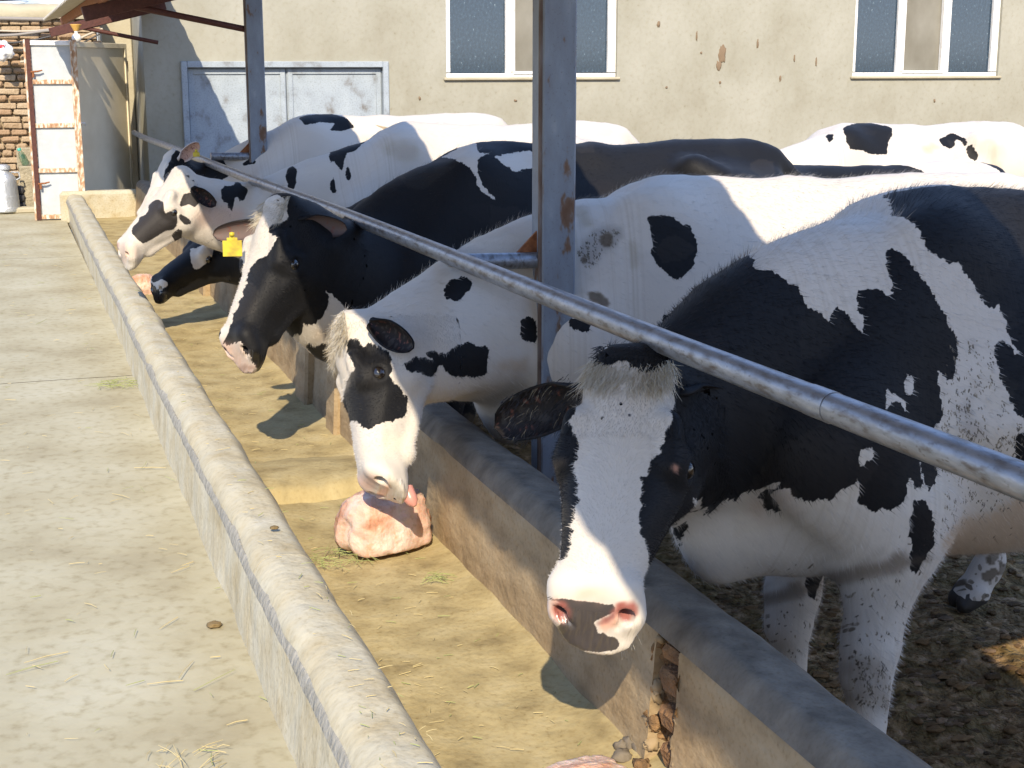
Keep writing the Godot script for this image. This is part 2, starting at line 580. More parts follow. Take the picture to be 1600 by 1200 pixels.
	f.loft(tabled(h, [[-0.045, -0.045, -0.13, 0.0565], [-0.015, -0.004, -0.18, 0.0927], [0.03, 0.006, -0.225, 0.1062], [0.08, 0.006, -0.245, 0.1130], [0.13, 0.003, -0.245, 0.1175], [0.17, 0, -0.24, 0.1175], [0.21, -0.004, -0.228, 0.1119], [0.25, -0.006, -0.21, 0.1096], [0.29, -0.007, -0.192, 0.1023], [0.33, -0.007, -0.174, 0.0915], [0.37, -0.007, -0.16, 0.0825], [0.41, -0.009, -0.152, 0.0780], [0.44, -0.013, -0.15, 0.0763], [0.465, -0.022, -0.15, 0.0797], [0.487, -0.045, -0.15, 0.0785], [0.508, -0.075, -0.149, 0.0729], [0.528, -0.103, -0.146, 0.0599], [0.543, -0.122, -0.138, 0.0271]], 44, 0.56, 0.20, 0.10, 0.55, hs), 0.025 * hs)
	var both := func(p: Vector3, q: Vector3, r1: float, r2: float, kk: float, c := 1) -> void:
		for sg in [1.0, -1.0]: f.cone(h * (Vector3(p.x, p.y, p.z * sg * 1.13) * hs), h * (Vector3(q.x, q.y, q.z * sg * 1.13) * hs), r1 * hs, r2 * hs, kk * hs, 1.0, hz, c)
	f.cone(g.call(-0.02, -0.02, 0.035), g.call(-0.02, -0.02, -0.035), 0.028 * hs, 0.028 * hs, 0.05 * hs)      # poll
	both.call(Vector3(0.125, -0.022, 0.082), Vector3(0.195, -0.040, 0.088), 0.026, 0.026, 0.03)               # brow
	both.call(Vector3(0.175, -0.075, 0.088), Vector3(0.195, -0.085, 0.088), 0.033, 0.030, 0.03)               # orbit
	both.call(Vector3(0.09, -0.165, 0.070), Vector3(0.18, -0.17, 0.066), 0.064, 0.052, 0.05)                  # cheek
	both.call(Vector3(0.24, -0.105, 0.080), Vector3(0.33, -0.110, 0.060), 0.014, 0.012, 0.03)                 # facial crest
	both.call(Vector3(0.452, -0.045, 0.050), Vector3(0.482, -0.075, 0.052), 0.026, 0.026, 0.03)               # nostril wings
	both.call(Vector3(0.06, -0.232, 0.050), Vector3(0.20, -0.212, 0.046), 0.022, 0.020, 0.03)                 # jaw bone
	both.call(Vector3(0.20, -0.212, 0.046), Vector3(0.40, -0.155, 0.028), 0.020, 0.016, 0.03)
	both.call(Vector3(0.30, -0.130, 0.118), Vector3(0.37, -0.118, 0.102), 0.022, 0.018, 0.05, -1)             # hollow of the cheek
	both.call(Vector3(0.07, -0.050, 0.122), Vector3(0.10, -0.062, 0.122), 0.020, 0.020, 0.05, -1)             # hollow of the temple
	f.cone(g.call(0.41, -0.148, 0.018), g.call(0.41, -0.148, -0.018), 0.022 * hs, 0.022 * hs, 0.03 * hs)      # chin
	both.call(Vector3(0.500, -0.056, 0.054), Vector3(0.458, -0.064, 0.048), 0.0145, 0.012, 0.008, -1)         # nostrils
	both.call(Vector3(0.512, -0.078, 0.036), Vector3(0.500, -0.062, 0.050), 0.0055, 0.009, 0.006, -1)
	both.call(Vector3(0.34, -0.127, 0.069), Vector3(0.47, -0.134, 0.074), 0.003, 0.005, 0.008, -1)            # mouth
	both.call(Vector3(0.47, -0.134, 0.074), Vector3(0.532, -0.142, 0.036), 0.005, 0.005, 0.008, -1)
	f.cone(g.call(0.549, -0.143, 0.03), g.call(0.549, -0.143, -0.03), 0.006 * hs, 0.006 * hs, 0.008 * hs, 1.0, hz, -1)
	f.cone(g.call(0.545, -0.115, 0), g.call(0.556, -0.132, 0), 0.004 * hs, 0.005 * hs, 0.012 * hs, 1.0, hz, -1)
	both.call(Vector3(0.180, -0.080, 0.1215), Vector3(0.193, -0.082, 0.1215), 0.0175, 0.0175, 0.008, -1)        # eye socket
	return f

func ear_part(verts: Array, h: Transform3D, hs: float, e: Dictionary, q: float) -> void:
	# a cupped leaf: adds rows to verts[0] points, verts[1] normals, verts[2] index
	var at: Vector3 = e.get("base", Vector3(0.035, -0.062, 0.082 * q))
	var dir: Vector3 = e.dir.normalized()
	var face: Vector3 = (e.face - dir * e.face.dot(dir)).normalized()
	var across := dir.cross(face).normalized()
	var L: float = e.get("len", 0.19)
	var Wd: float = e.get("wide", 0.062)
	var rows := 18
	var cols := 22
	var k: int = verts[0].size()
	for i in rows:
		var t := i / (rows - 1.0)
		var ww: float = Wd * (0.42 + 0.58 * sin(PI * minf(pow(t, 0.8) * 0.62 + 0.05, 1.0))) * sqrt(maxf(0.0, 1.0 - pow(t, 5.0)))
		var open := smoothstep(0.0, 0.40, t)
		var cup: float = lerpf(2.7, e.get("cup", 1.45), open)            # half angle of the bent sheet
		var th := lerpf(0.011, 0.0035, t)
		for j in cols:
			# around the closed section: outer side then inner side
			var u := float(j) / cols * 2.0
			var inner := u > 1.0
			var b: float = (u * 2.0 - 1.0) if not inner else (1.0 - (u - 1.0) * 2.0)
			var ang: float = b * cup
			var R: float = ww / cup
			var rr := R + (th * sqrt(maxf(0.0, 1.0 - b * b)) * (1.0 if not inner else -1.0)) * 0.8
			var p := at + dir * (L * t - 0.01) + across * (sin(ang) * rr) - face * (cos(ang) * rr - R * (1.0 - 0.5 * open))
			p += face * (e.get("bend", -0.02) * t * t)
			verts[0].append(h * (p * hs))
			verts[1].append(Vector3.ZERO)
	# closed at the root
	var root_c := Vector3.ZERO
	for j in cols: root_c += verts[0][k + j]
	root_c /= cols
	for j in cols: verts[0][k + j] = verts[0][k + j].lerp(root_c, 0.97)
	for i in rows - 1:
		for j in cols:
			var j2: int = (j + 1) % cols
			var a: int = k + i * cols + j
			var b: int = k + i * cols + j2
			var c: int = k + (i + 1) * cols + j2
			var d: int = k + (i + 1) * cols + j
			var nn: Vector3 = (verts[0][c] - verts[0][a]).cross(verts[0][b] - verts[0][d])
			var fl: float = h.basis.determinant() * e.get("turn", 1.0)
			if fl < 0.0:
				nn = -nn
				for x in [a, d, c, a, c, b]: verts[2].append(x)
			else:
				for x in [a, b, c, a, c, d]: verts[2].append(x)
			for x in [a, b, c, d]: verts[1][x] += nn

func cow_shape(job: Dictionary) -> void:
	var f := cow_field(job.scale, job.h, job)
	var hi_: Transform3D = job.h.affine_inverse()
	var hs: float = job.get("head", 1.0)
	var lo := Vector3(-1.62 * job.scale, -0.05, -0.50)
	var up := Vector3(0.55, 1.62 * job.scale, 0.50)
	for c in 8:
		var p: Vector3 = job.h * (Vector3(-0.12 if c & 1 else 0.60, 0.06 if c & 2 else -0.32, 0.2 if c & 4 else -0.2) * hs)
		lo = lo.min(p); up = up.max(p)
	var nb := Net.new()
	nb.run(f, lo, up, job.cell, hi_, -1, hs)
	var hl := Vector3.INF
	var hu := -Vector3.INF
	for c in 8:
		var p: Vector3 = job.h * (Vector3(-0.10 if c & 1 else 0.58, 0.06 if c & 2 else -0.34, 0.18 if c & 4 else -0.18) * hs)
		hl = hl.min(p); hu = hu.max(p)
	var nh := Net.new()
	nh.run(f, hl, hu, job.fine, hi_, 1, hs)
	var nz := noise(job.seed + 900, 3.2, 3)
	for net in [nb, nh]:
		for i in net.verts.size():
			var p: Vector3 = net.verts[i]
			net.verts[i] += net.norms[i] * (nz.get_noise_3dv(p) * 0.010 + nz.get_noise_3dv(p * 7.0) * 0.0022)
	job.net = [nb, nh]
	var ears := [PackedVector3Array(), PackedVector3Array(), PackedInt32Array()]
	var ev := [[], [], []]
	for q in [1.0, -1.0]:
		var e: Dictionary = job.get("ear_r" if q > 0 else "ear_l", {})
		if e.is_empty(): e = {"dir": Vector3(-0.25, -0.12, q), "face": Vector3(0.75, -0.35, 0.1 * q)}
		e["turn"] = 1.0
		ear_part(ev, job.h, hs, e, q)
	job.ears = ev

# ------------------------------------------------------------------ coats
const U0 := -1.6
const USPAN := 3.2
const V0 := -0.25
const VSPAN := 2.0
const SHEAR := 0.5
const WHITE := Color(0.54, 0.50, 0.44)
const BLACK := Color(0.0055, 0.0055, 0.0065)

func coat_uv(p: Vector3) -> Vector2:   # the left flank laid flat, the back and the other side unrolled above it
	return Vector2((p.x - U0) / USPAN, 1.0 - (p.y + SHEAR * p.z - V0) / VSPAN)

func fill_poly(im: Image, pts: PackedVector2Array, col: Color) -> void:
	var y0 := 1e9
	var y1 := -1e9
	for p in pts:
		y0 = min(y0, p.y); y1 = max(y1, p.y)
	var n := pts.size()
	for y in range(max(0, int(y0)), min(im.get_height(), int(y1) + 1)):
		var xs := PackedFloat32Array()
		var yc := y + 0.5
		var q := pts[n - 1]
		for p in pts:
			if (p.y > yc) != (q.y > yc): xs.append(p.x + (yc - p.y) / (q.y - p.y) * (q.x - p.x))
			q = p
		xs.sort()
		for i in range(0, xs.size() - 1, 2):
			var a := int(round(xs[i]))
			var b := int(round(xs[i + 1]))
			if b > a: im.fill_rect(Rect2i(a, y, b - a, 1), col)

# a hairy outline: every stretch is broken up and teased out along the lie of the hair
func teased(pts: PackedVector2Array, amp: float, rng: RandomNumberGenerator, nz: FastNoiseLite) -> PackedVector2Array:
	var out := PackedVector2Array()
	var n := pts.size()
	for i in n:
		var p0 := pts[(i - 1 + n) % n]
		var p := pts[i]
		var q := pts[(i + 1) % n]
		var q1 := pts[(i + 2) % n]
		var L := p.distance_to(q)
		var k: int = max(1, int(L / max(1.6, amp * 0.75)))
		for j in k:
			var t := float(j) / k
			var c := p.lerp(q, t).lerp(p.cubic_interpolate(q, p0, q1, t), 0.6)
			var d := (q - p).normalized()
			var nn := Vector2(-d.y, d.x)
			var w: float = nz.get_noise_2d(c.x * 2.0, c.y * 2.0) * amp * 2.2
			var hair: float = (rng.randf() - 0.5) * amp * 1.5
			out.append(c + nn * w + Vector2(0.35, 1.0) * hair)
	return out

func coat_image(patches: Array, w: int, seed_: int, ground: Color, dirt := 0.5) -> ImageTexture:
	var h := w * 5 / 8
	var rng := RandomNumberGenerator.new()
	rng.seed = seed_
	var nz := noise(seed_, 0.02, 4)
	var im := Image.create(w, h, false, Image.FORMAT_RGBA8)
	im.fill(ground.linear_to_srgb())
	var mm := w / (USPAN * 1000.0)
	var named := {"k": BLACK, "w": WHITE, "g": Color(0.10, 0.095, 0.09), "p": Color(0.62, 0.33, 0.24), "n": Color(0.055, 0.048, 0.046), "t": Color(0.42, 0.30, 0.19), "d": Color(0.10, 0.075, 0.05), "s": Color(0.30, 0.24, 0.16), "r": Color(0.25, 0.08, 0.065), "e": Color(0.35, 0.22, 0.17), "c": Color(0.64, 0.56, 0.44), "b": Color(0.03, 0.027, 0.026)}
	for pt in patches:
		var key: String = pt[0]
		var pts := PackedVector2Array()
		for i in range(1, pt.size(), 2): pts.append(Vector2((pt[i] - U0 * 1000.0) * mm, h - (pt[i + 1] - V0 * 1000.0) * mm))
		var col: Color = named.get(key[0], BLACK)
		if key[0] == "f":
			# flecks of dung dried into the hair
			var bb := Rect2(pts[0], Vector2.ZERO)
			for p in pts: bb = bb.expand(p)
			var many := int(bb.get_area() / (mm * mm) / 900.0 * float(key.substr(1)))
			for i in many:
				var c := bb.position + Vector2(rng.randf(), rng.randf()) * bb.size
				if not Geometry2D.is_point_in_polygon(c, pts) or nz.get_noise_2d(c.x * 3.0, c.y * 3.0) < -0.05: continue
				var L := rng.randf_range(2.0, 7.0) * mm
				var d := Vector2(rng.randf_range(-0.5, 0.3), 1.0).normalized()
				var sd := Vector2(-d.y, d.x) * rng.randf_range(0.8, 2.2) * mm
				var fc := Color(0.10, 0.085, 0.065) if rng.randf() < 0.6 else Color(0.22, 0.19, 0.14)
				fill_poly(im, PackedVector2Array([c - d * L, c + sd, c + d * L, c - sd]), fc.linear_to_srgb())
		elif key.length() == 1:
			fill_poly(im, teased(pts, (4.2 if key in "kwg" else 0.7) * mm, rng, nz), col.linear_to_srgb())
		else:
			# a stain with a soft edge: drawn small, enlarged and laid over
			var bx := Rect2(pts[0], Vector2.ZERO)
			for p in pts: bx = bx.expand(p)
			var f := 5.0 if key[1] == "s" else 2.0
			bx = bx.grow(f * 4.0)
			var sm := Image.create(int(bx.size.x / f) + 1, int(bx.size.y / f) + 1, false, Image.FORMAT_RGBA8)
			var c2 := col.linear_to_srgb()
			c2.a = 0.0
			sm.fill(c2)
			c2.a = 0.85 if key.length() < 3 else float(key.substr(2)) / 10.0
			var q := PackedVector2Array()
			for p in pts: q.append((p - bx.position) / f)
			fill_poly(sm, teased(q, 1.2, rng, nz), c2)
			for z in 2:
				sm.resize(max(2, sm.get_width() / 2), max(2, sm.get_height() / 2), Image.INTERPOLATE_BILINEAR)
				sm.resize(sm.get_width() * 2, sm.get_height() * 2, Image.INTERPOLATE_CUBIC)
			sm.resize(int(bx.size.x), int(bx.size.y), Image.INTERPOLATE_CUBIC)
			im.blend_rect(sm, Rect2i(Vector2i.ZERO, sm.get_size()), Vector2i(bx.position))
	# dust and stains rubbed into the hair
	for i in 70:
		var c3: Color = [Color(0.40, 0.31, 0.20), Color(0.30, 0.25, 0.18), Color(0.48, 0.36, 0.24)][i % 3].linear_to_srgb()
		c3.a = rng.randf_range(0.02, 0.10)
		var n3 := int(rng.randf_range(90, 330) * mm)
		im.blend_rect(blob(rng, n3, c3), Rect2i(0, 0, n3, n3), Vector2i(int(rng.randf_range(0, w * 0.9)), int(h - (rng.randf_range(0.05, 1.6) - V0) * 1000.0 * mm)))
	# splashes of mud, thick on the feet and thin on the belly
	var mud := Color(0.085, 0.065, 0.045).linear_to_srgb()
	for i in int(2600 * dirt):
		var y := pow(rng.randf(), 1.7) * 0.75 - 0.12
		var x := rng.randf_range(-1.5, 0.5)
		mud.a = rng.randf_range(0.3, 0.9)
		var r := rng.randf_range(2.0, 9.0) * mm * (1.6 if y < 0.22 else 0.6)
		var c := Vector2((x - U0) * 1000.0 * mm, h - (y - V0) * 1000.0 * mm)
		var sz := Vector2(r * rng.randf_range(1.0, 2.0), r * rng.randf_range(1.0, 3.0))
		var dot := Image.create(int(sz.x) + 2, int(sz.y) + 2, false, Image.FORMAT_RGBA8)
		var pp := PackedVector2Array()
		for j in 7: pp.append(sz * 0.5 + Vector2(cos(j * 0.9), sin(j * 0.9)) * sz * rng.randf_range(0.25, 0.5))
		fill_poly(dot, pp, mud)
		im.blend_rect(dot, Rect2i(Vector2i.ZERO, dot.get_size()), Vector2i(c))
	for i in int(260 * dirt):
		mud.a = rng.randf_range(0.5, 0.9)
		var c := Vector2((rng.randf_range(-1.5, 0.5) - U0) * 1000.0 * mm, h - (rng.randf_range(-0.2, 0.16) - V0) * 1000.0 * mm)
		im.blend_rect(blob(rng, int(90 * mm), mud), Rect2i(0, 0, int(90 * mm), int(90 * mm)), Vector2i(c))
	return ImageTexture.create_from_image(im)

func blob(rng: RandomNumberGenerator, n: int, c: Color) -> Image:
	var d := Image.create(max(4, n / 4), max(4, n / 4), false, Image.FORMAT_RGBA8)
	var e := c
	e.a = 0
	d.fill(e)
	var s := d.get_width()
	var pp := PackedVector2Array()
	for j in 8: pp.append(Vector2(s, s) * 0.5 + Vector2(cos(j * 0.785), sin(j * 0.785)) * s * rng.randf_range(0.15, 0.42))
	fill_poly(d, pp, c)
	d.resize(n, n, Image.INTERPOLATE_CUBIC)
	return d

func fur_bump(w: int) -> ImageTexture:
	var h := w * 5 / 8
	var b := noise(72, 0.012, 4).get_image(w, h)
	b.convert(Image.FORMAT_RGBA8)
	# half of the slow swirls laid over the streaks
	var bb := b.duplicate()
	var data: PackedByteArray = bb.get_data()
	for i in range(3, data.size(), 4): data[i] = 115
	bb = Image.create_from_data(w, h, false, Image.FORMAT_RGBA8, data)
	var a2 := noise(71, 0.16, 3).get_image(w, h / 5)
	a2.resize(w, h, Image.INTERPOLATE_CUBIC)
	a2.convert(Image.FORMAT_RGBA8)
	a2.blend_rect(bb, Rect2i(0, 0, w, h), Vector2i.ZERO)
	return ImageTexture.create_from_image(a2)

func build_cow(job: Dictionary) -> void:
	var root := base(job.name, job.label, "cow", "cows feeding along the trough" if job.get("row", true) else "", job.at, job.basis)
	var tex := coat_image(job.patches, job.tex, job.seed, WHITE if job.get("ground", "w") == "w" else BLACK, job.get("dirt", 0.6))
	var coat := mat(Color.WHITE, 0.62, 0.0, 0.32)
	coat.albedo_texture = tex
	coat.texture_repeat = false
	coat.rim_enabled = true; coat.rim = 0.07; coat.rim_tint = 0.5
	coat.heightmap_enabled = true; coat.heightmap_texture = M.fur; coat.heightmap_scale = 0.05 if job.get("fur", 0) > 0 else 0.10
	coat.detail_enabled = true; coat.detail_albedo = M.fur_tone; coat.detail_blend_mode = BaseMaterial3D.BLEND_MODE_MUL
	coat.detail_uv_layer = BaseMaterial3D.DETAIL_UV_2; coat.uv2_triplanar = true; coat.uv2_scale = Vector3(3.1, 1.7, 3.1)
	var nose: StandardMaterial3D = coat.duplicate()
	nose.roughness = 0.30; nose.metallic_specular = 0.6; nose.rim_enabled = false; nose.heightmap_scale = 0.5
	var hi_: Transform3D = job.h.affine_inverse()
	var hs: float = job.get("head", 1.0)
	var v := PackedVector3Array()
	var n := PackedVector3Array()
	var uv := PackedVector2Array()
	var parts := [PackedInt32Array(), PackedInt32Array(), PackedInt32Array(), PackedInt32Array()]
	for nt in 2:
		var net: Net = job.net[nt]
		var k := v.size()
		v.append_array(net.verts); n.append_array(net.norms)
		for p in net.verts: uv.append(coat_uv(p))
		for i in range(0, net.index.size(), 3):
			var p := net.verts[net.index[i]]
			var s := 0
			if nt == 0:
				if p.y < 0.072: s = 1
			elif (hi_ * p).x > 0.493 * hs: s = 2
			for j in 3: parts[s].append(k + net.index[i + j])
	var ek := v.size()
	for i in job.ears[0].size():
		v.append(job.ears[0][i]); n.append(job.ears[1][i].normalized()); uv.append(Vector2((i % 22) / 22.0, ((i / 22) % 18) / 17.0))
	for i in job.ears[2]: parts[3].append(ek + i)
	var am := ArrayMesh.new()
	var ms := [coat, M.hoof, nose, ear_coat(job)]
	for s in 4:
		if parts[s].is_empty(): continue
		# only the vertices that a surface uses
		var remap := {}
		var vv := PackedVector3Array()
		var nv := PackedVector3Array()
		var uu := PackedVector2Array()
		var ii := PackedInt32Array()
		for i in parts[s]:
			var q: int = remap.get(i, -1)
			if q < 0:
				q = vv.size()
				remap[i] = q
				vv.append(v[i]); nv.append(n[i]); uu.append(uv[i])
			ii.append(q)
		var arr := []
		arr.resize(Mesh.ARRAY_MAX)
		arr[Mesh.ARRAY_VERTEX] = vv; arr[Mesh.ARRAY_NORMAL] = nv; arr[Mesh.ARRAY_TEX_UV] = uu; arr[Mesh.ARRAY_INDEX] = ii
		am.add_surface_from_arrays(Mesh.PRIMITIVE_TRIANGLES, arr)
		am.surface_set_material(am.get_surface_count() - 1, ms[s])
	# eyeballs
	var eb := MB.new()
	for q in [1.0, -1.0]:
		var c: Vector3 = job.h * (Vector3(0.186, -0.0795, 0.1140 * q) * hs)
		var prof := PackedVector2Array()
		for i in 11: prof.append(Vector2(sin(PI * i / 10.0), -cos(PI * i / 10.0)) * 0.0222 * hs)
		eb.lathe(prof, c, 14)
	var ea := eb.mesh(M.eye)
	am.add_surface_from_arrays(Mesh.PRIMITIVE_TRIANGLES, ea.surface_get_arrays(0))
	am.surface_set_material(am.get_surface_count() - 1, M.eye)
	put("body", am, root)
	job.root = root
	if job.get("fur", 0) > 0: short_hair(job, tex.get_image(), v, n, uv)
	job.coat = coat
	for x in job.get("extras", []):
		match x:
			"hair_c1": hair_c1(job)
			"hair_c2": hair_c2(job)
			"hair_c3": hair_c3(job)
			"tag_c3": tag_c3(job)
			"tag_ca": tag_ca(job)

# strands of hair: [root, direction, length] each, bent by gravity
func strands(list: Array, width: float, m: Material, rng: RandomNumberGenerator, droop := 0.4, curl := 0.2) -> ArrayMesh:
	var mb := MB.new()
	for s in list:
		var p: Vector3 = s[0]
		var d: Vector3 = s[1].normalized()
		var L: float = s[2]
		var side := d.cross(Vector3(rng.randf() - 0.5, rng.randf() - 0.5, rng.randf() - 0.5)).normalized()
		var cd := Vector3(rng.randf() - 0.5, rng.randf() - 0.5, rng.randf() - 0.5) * curl
		var k := mb.v.size()
		var seg := 4
		for i in seg + 1:
			var t := float(i) / seg
			var w := width * (1.0 - t * 0.8)
			var nn := d.cross(side).normalized()
			for j in 3:
				var a := TAU * j / 3.0
				var off := (side * cos(a) + nn * sin(a))
				mb.v.append(p + off * w); mb.n.append(off); mb.uv.append(Vector2(0.5, t))
			p += d * (L / seg)
			d = (d + (Vector3.DOWN * droop + cd) / seg).normalized()
			side = (side - d * side.dot(d)).normalized()
		for i in seg:
			for j in 3:
				var a0 := k + i * 3 + j
				var a1 := k + i * 3 + (j + 1) % 3
				for x in [a0, a1 + 3, a1, a0, a0 + 3, a1 + 3]: mb.ix.append(x)
	return mb.mesh(m)

# short coat hair: single blades lying back and down, coloured as the coat is where they grow
func short_hair(job: Dictionary, im: Image, v: PackedVector3Array, n: PackedVector3Array, uv: PackedVector2Array) -> void:
	var rng := RandomNumberGenerator.new()
	rng.seed = job.seed + 50
	var blade := MB.new()
	blade.tri(Vector3(-0.5, 0, 0), Vector3(0, 1, 0.25), Vector3(0.5, 0, 0))
	var m := mat(Color.WHITE, 0.55, 0.0, 0.3)
	m.vertex_color_use_as_albedo = true
	var mm := MultiMesh.new()
	mm.transform_format = MultiMesh.TRANSFORM_3D
	mm.use_colors = true
	mm.mesh = blade.mesh(m)
	var hi_: Transform3D = job.h.affine_inverse()
	var hs: float = job.head
	var W := im.get_width()
	var H := im.get_height()
	var body: int = job.net[0].verts.size()
	var heads: int = body + job.net[1].verts.size()
	var cell: float = job.cell
	var list: Array[Transform3D] = []
	var cols := PackedColorArray()
	for i in heads:
		var p := v[i]
		var nn := n[i]
		var reps: int = job.fur if i < body else 1
		if nn.z > 0.75 or (i < body and (p.y < 0.32 or p.x < -1.1)): continue
		var jit := cell
		var L0 := 0.017
		var lie := Vector3(-0.8, -0.75, 0)
		if i >= body:
			var q := hi_ * p / hs
			if q.x > 0.44: continue
			jit = job.fine
			L0 = lerpf(0.014, 0.007, clampf(q.x / 0.3, 0, 1))
			lie = job.h.basis.x * (1.0 if q.x < 0.16 else -0.35) + Vector3(0, -0.4, 0)
		for k in reps:
			var c := p + Vector3(rng.randf() - 0.5, rng.randf() - 0.5, rng.randf() - 0.5) * jit * 1.3
			c -= nn * (nn.dot(c - p) + 0.001)
			var d := (lie - nn * nn.dot(lie)).normalized() + nn * rng.randf_range(0.12, 0.5) + Vector3(rng.randf() - 0.5, rng.randf() - 0.5, rng.randf() - 0.5) * 0.55
			d = d.normalized()
			var L := L0 * rng.randf_range(0.6, 1.3) * (1.0 + 0.5 * float(nn.y > 0.8 and i < body))
			var s := d.cross(nn).normalized() * 0.0011
			var t := coat_uv(c)
			var col := im.get_pixel(clampi(int(t.x * W), 0, W - 1), clampi(int(t.y * H), 0, H - 1)).srgb_to_linear()
			var tone := rng.randf_range(0.82, 1.12)
			list.append(Transform3D(Basis(s, d * L, nn * L), c))
			cols.append(Color(col.r * tone, col.g * tone, col.b * tone))
	mm.instance_count = list.size()
	for i in list.size():
		mm.set_instance_transform(i, list[i])
		mm.set_instance_color(i, cols[i])
	var o := MultiMeshInstance3D.new()
	o.name = "coat_hair"
	o.multimesh = mm
	o.set_meta("kind", "stuff")
	job.root.add_child(o, true)

func ear_coat(job: Dictionary) -> StandardMaterial3D:
	var o: Color = job.get("ear_out", BLACK)
	var inner: Color = job.get("ear_in", Color(0.014, 0.011, 0.011))
	var f := noise(job.seed + 300, 0.06, 3)
	var im := Image.create(128, 128, false, Image.FORMAT_RGBA8)
	for y in 128:
		for x in 128:
			var c := o
			var u := x / 128.0
			if u > 0.5:
				var w := 1.0 - absf(u - 0.75) * 4.0
				c = o.lerp(inner, clampf(w * 2.5, 0, 1))
				var k := f.get_noise_2d(x * 0.6, y)
				if k > 0.30: c = c.lerp(Color(0.15, 0.06, 0.045), clampf((k - 0.30) * 5.0, 0, 0.7) * clampf(w * 1.5, 0, 1))
				if k < -0.2: c = c.lerp(Color(0.09, 0.08, 0.07), clampf((-k - 0.2) * 1.5, 0, 0.3))
			im.set_pixel(x, y, c.linear_to_srgb())
	var m := mat(Color.WHITE, 0.6, 0.0, 0.3)
	m.albedo_texture = ImageTexture.create_from_image(im)
	return m

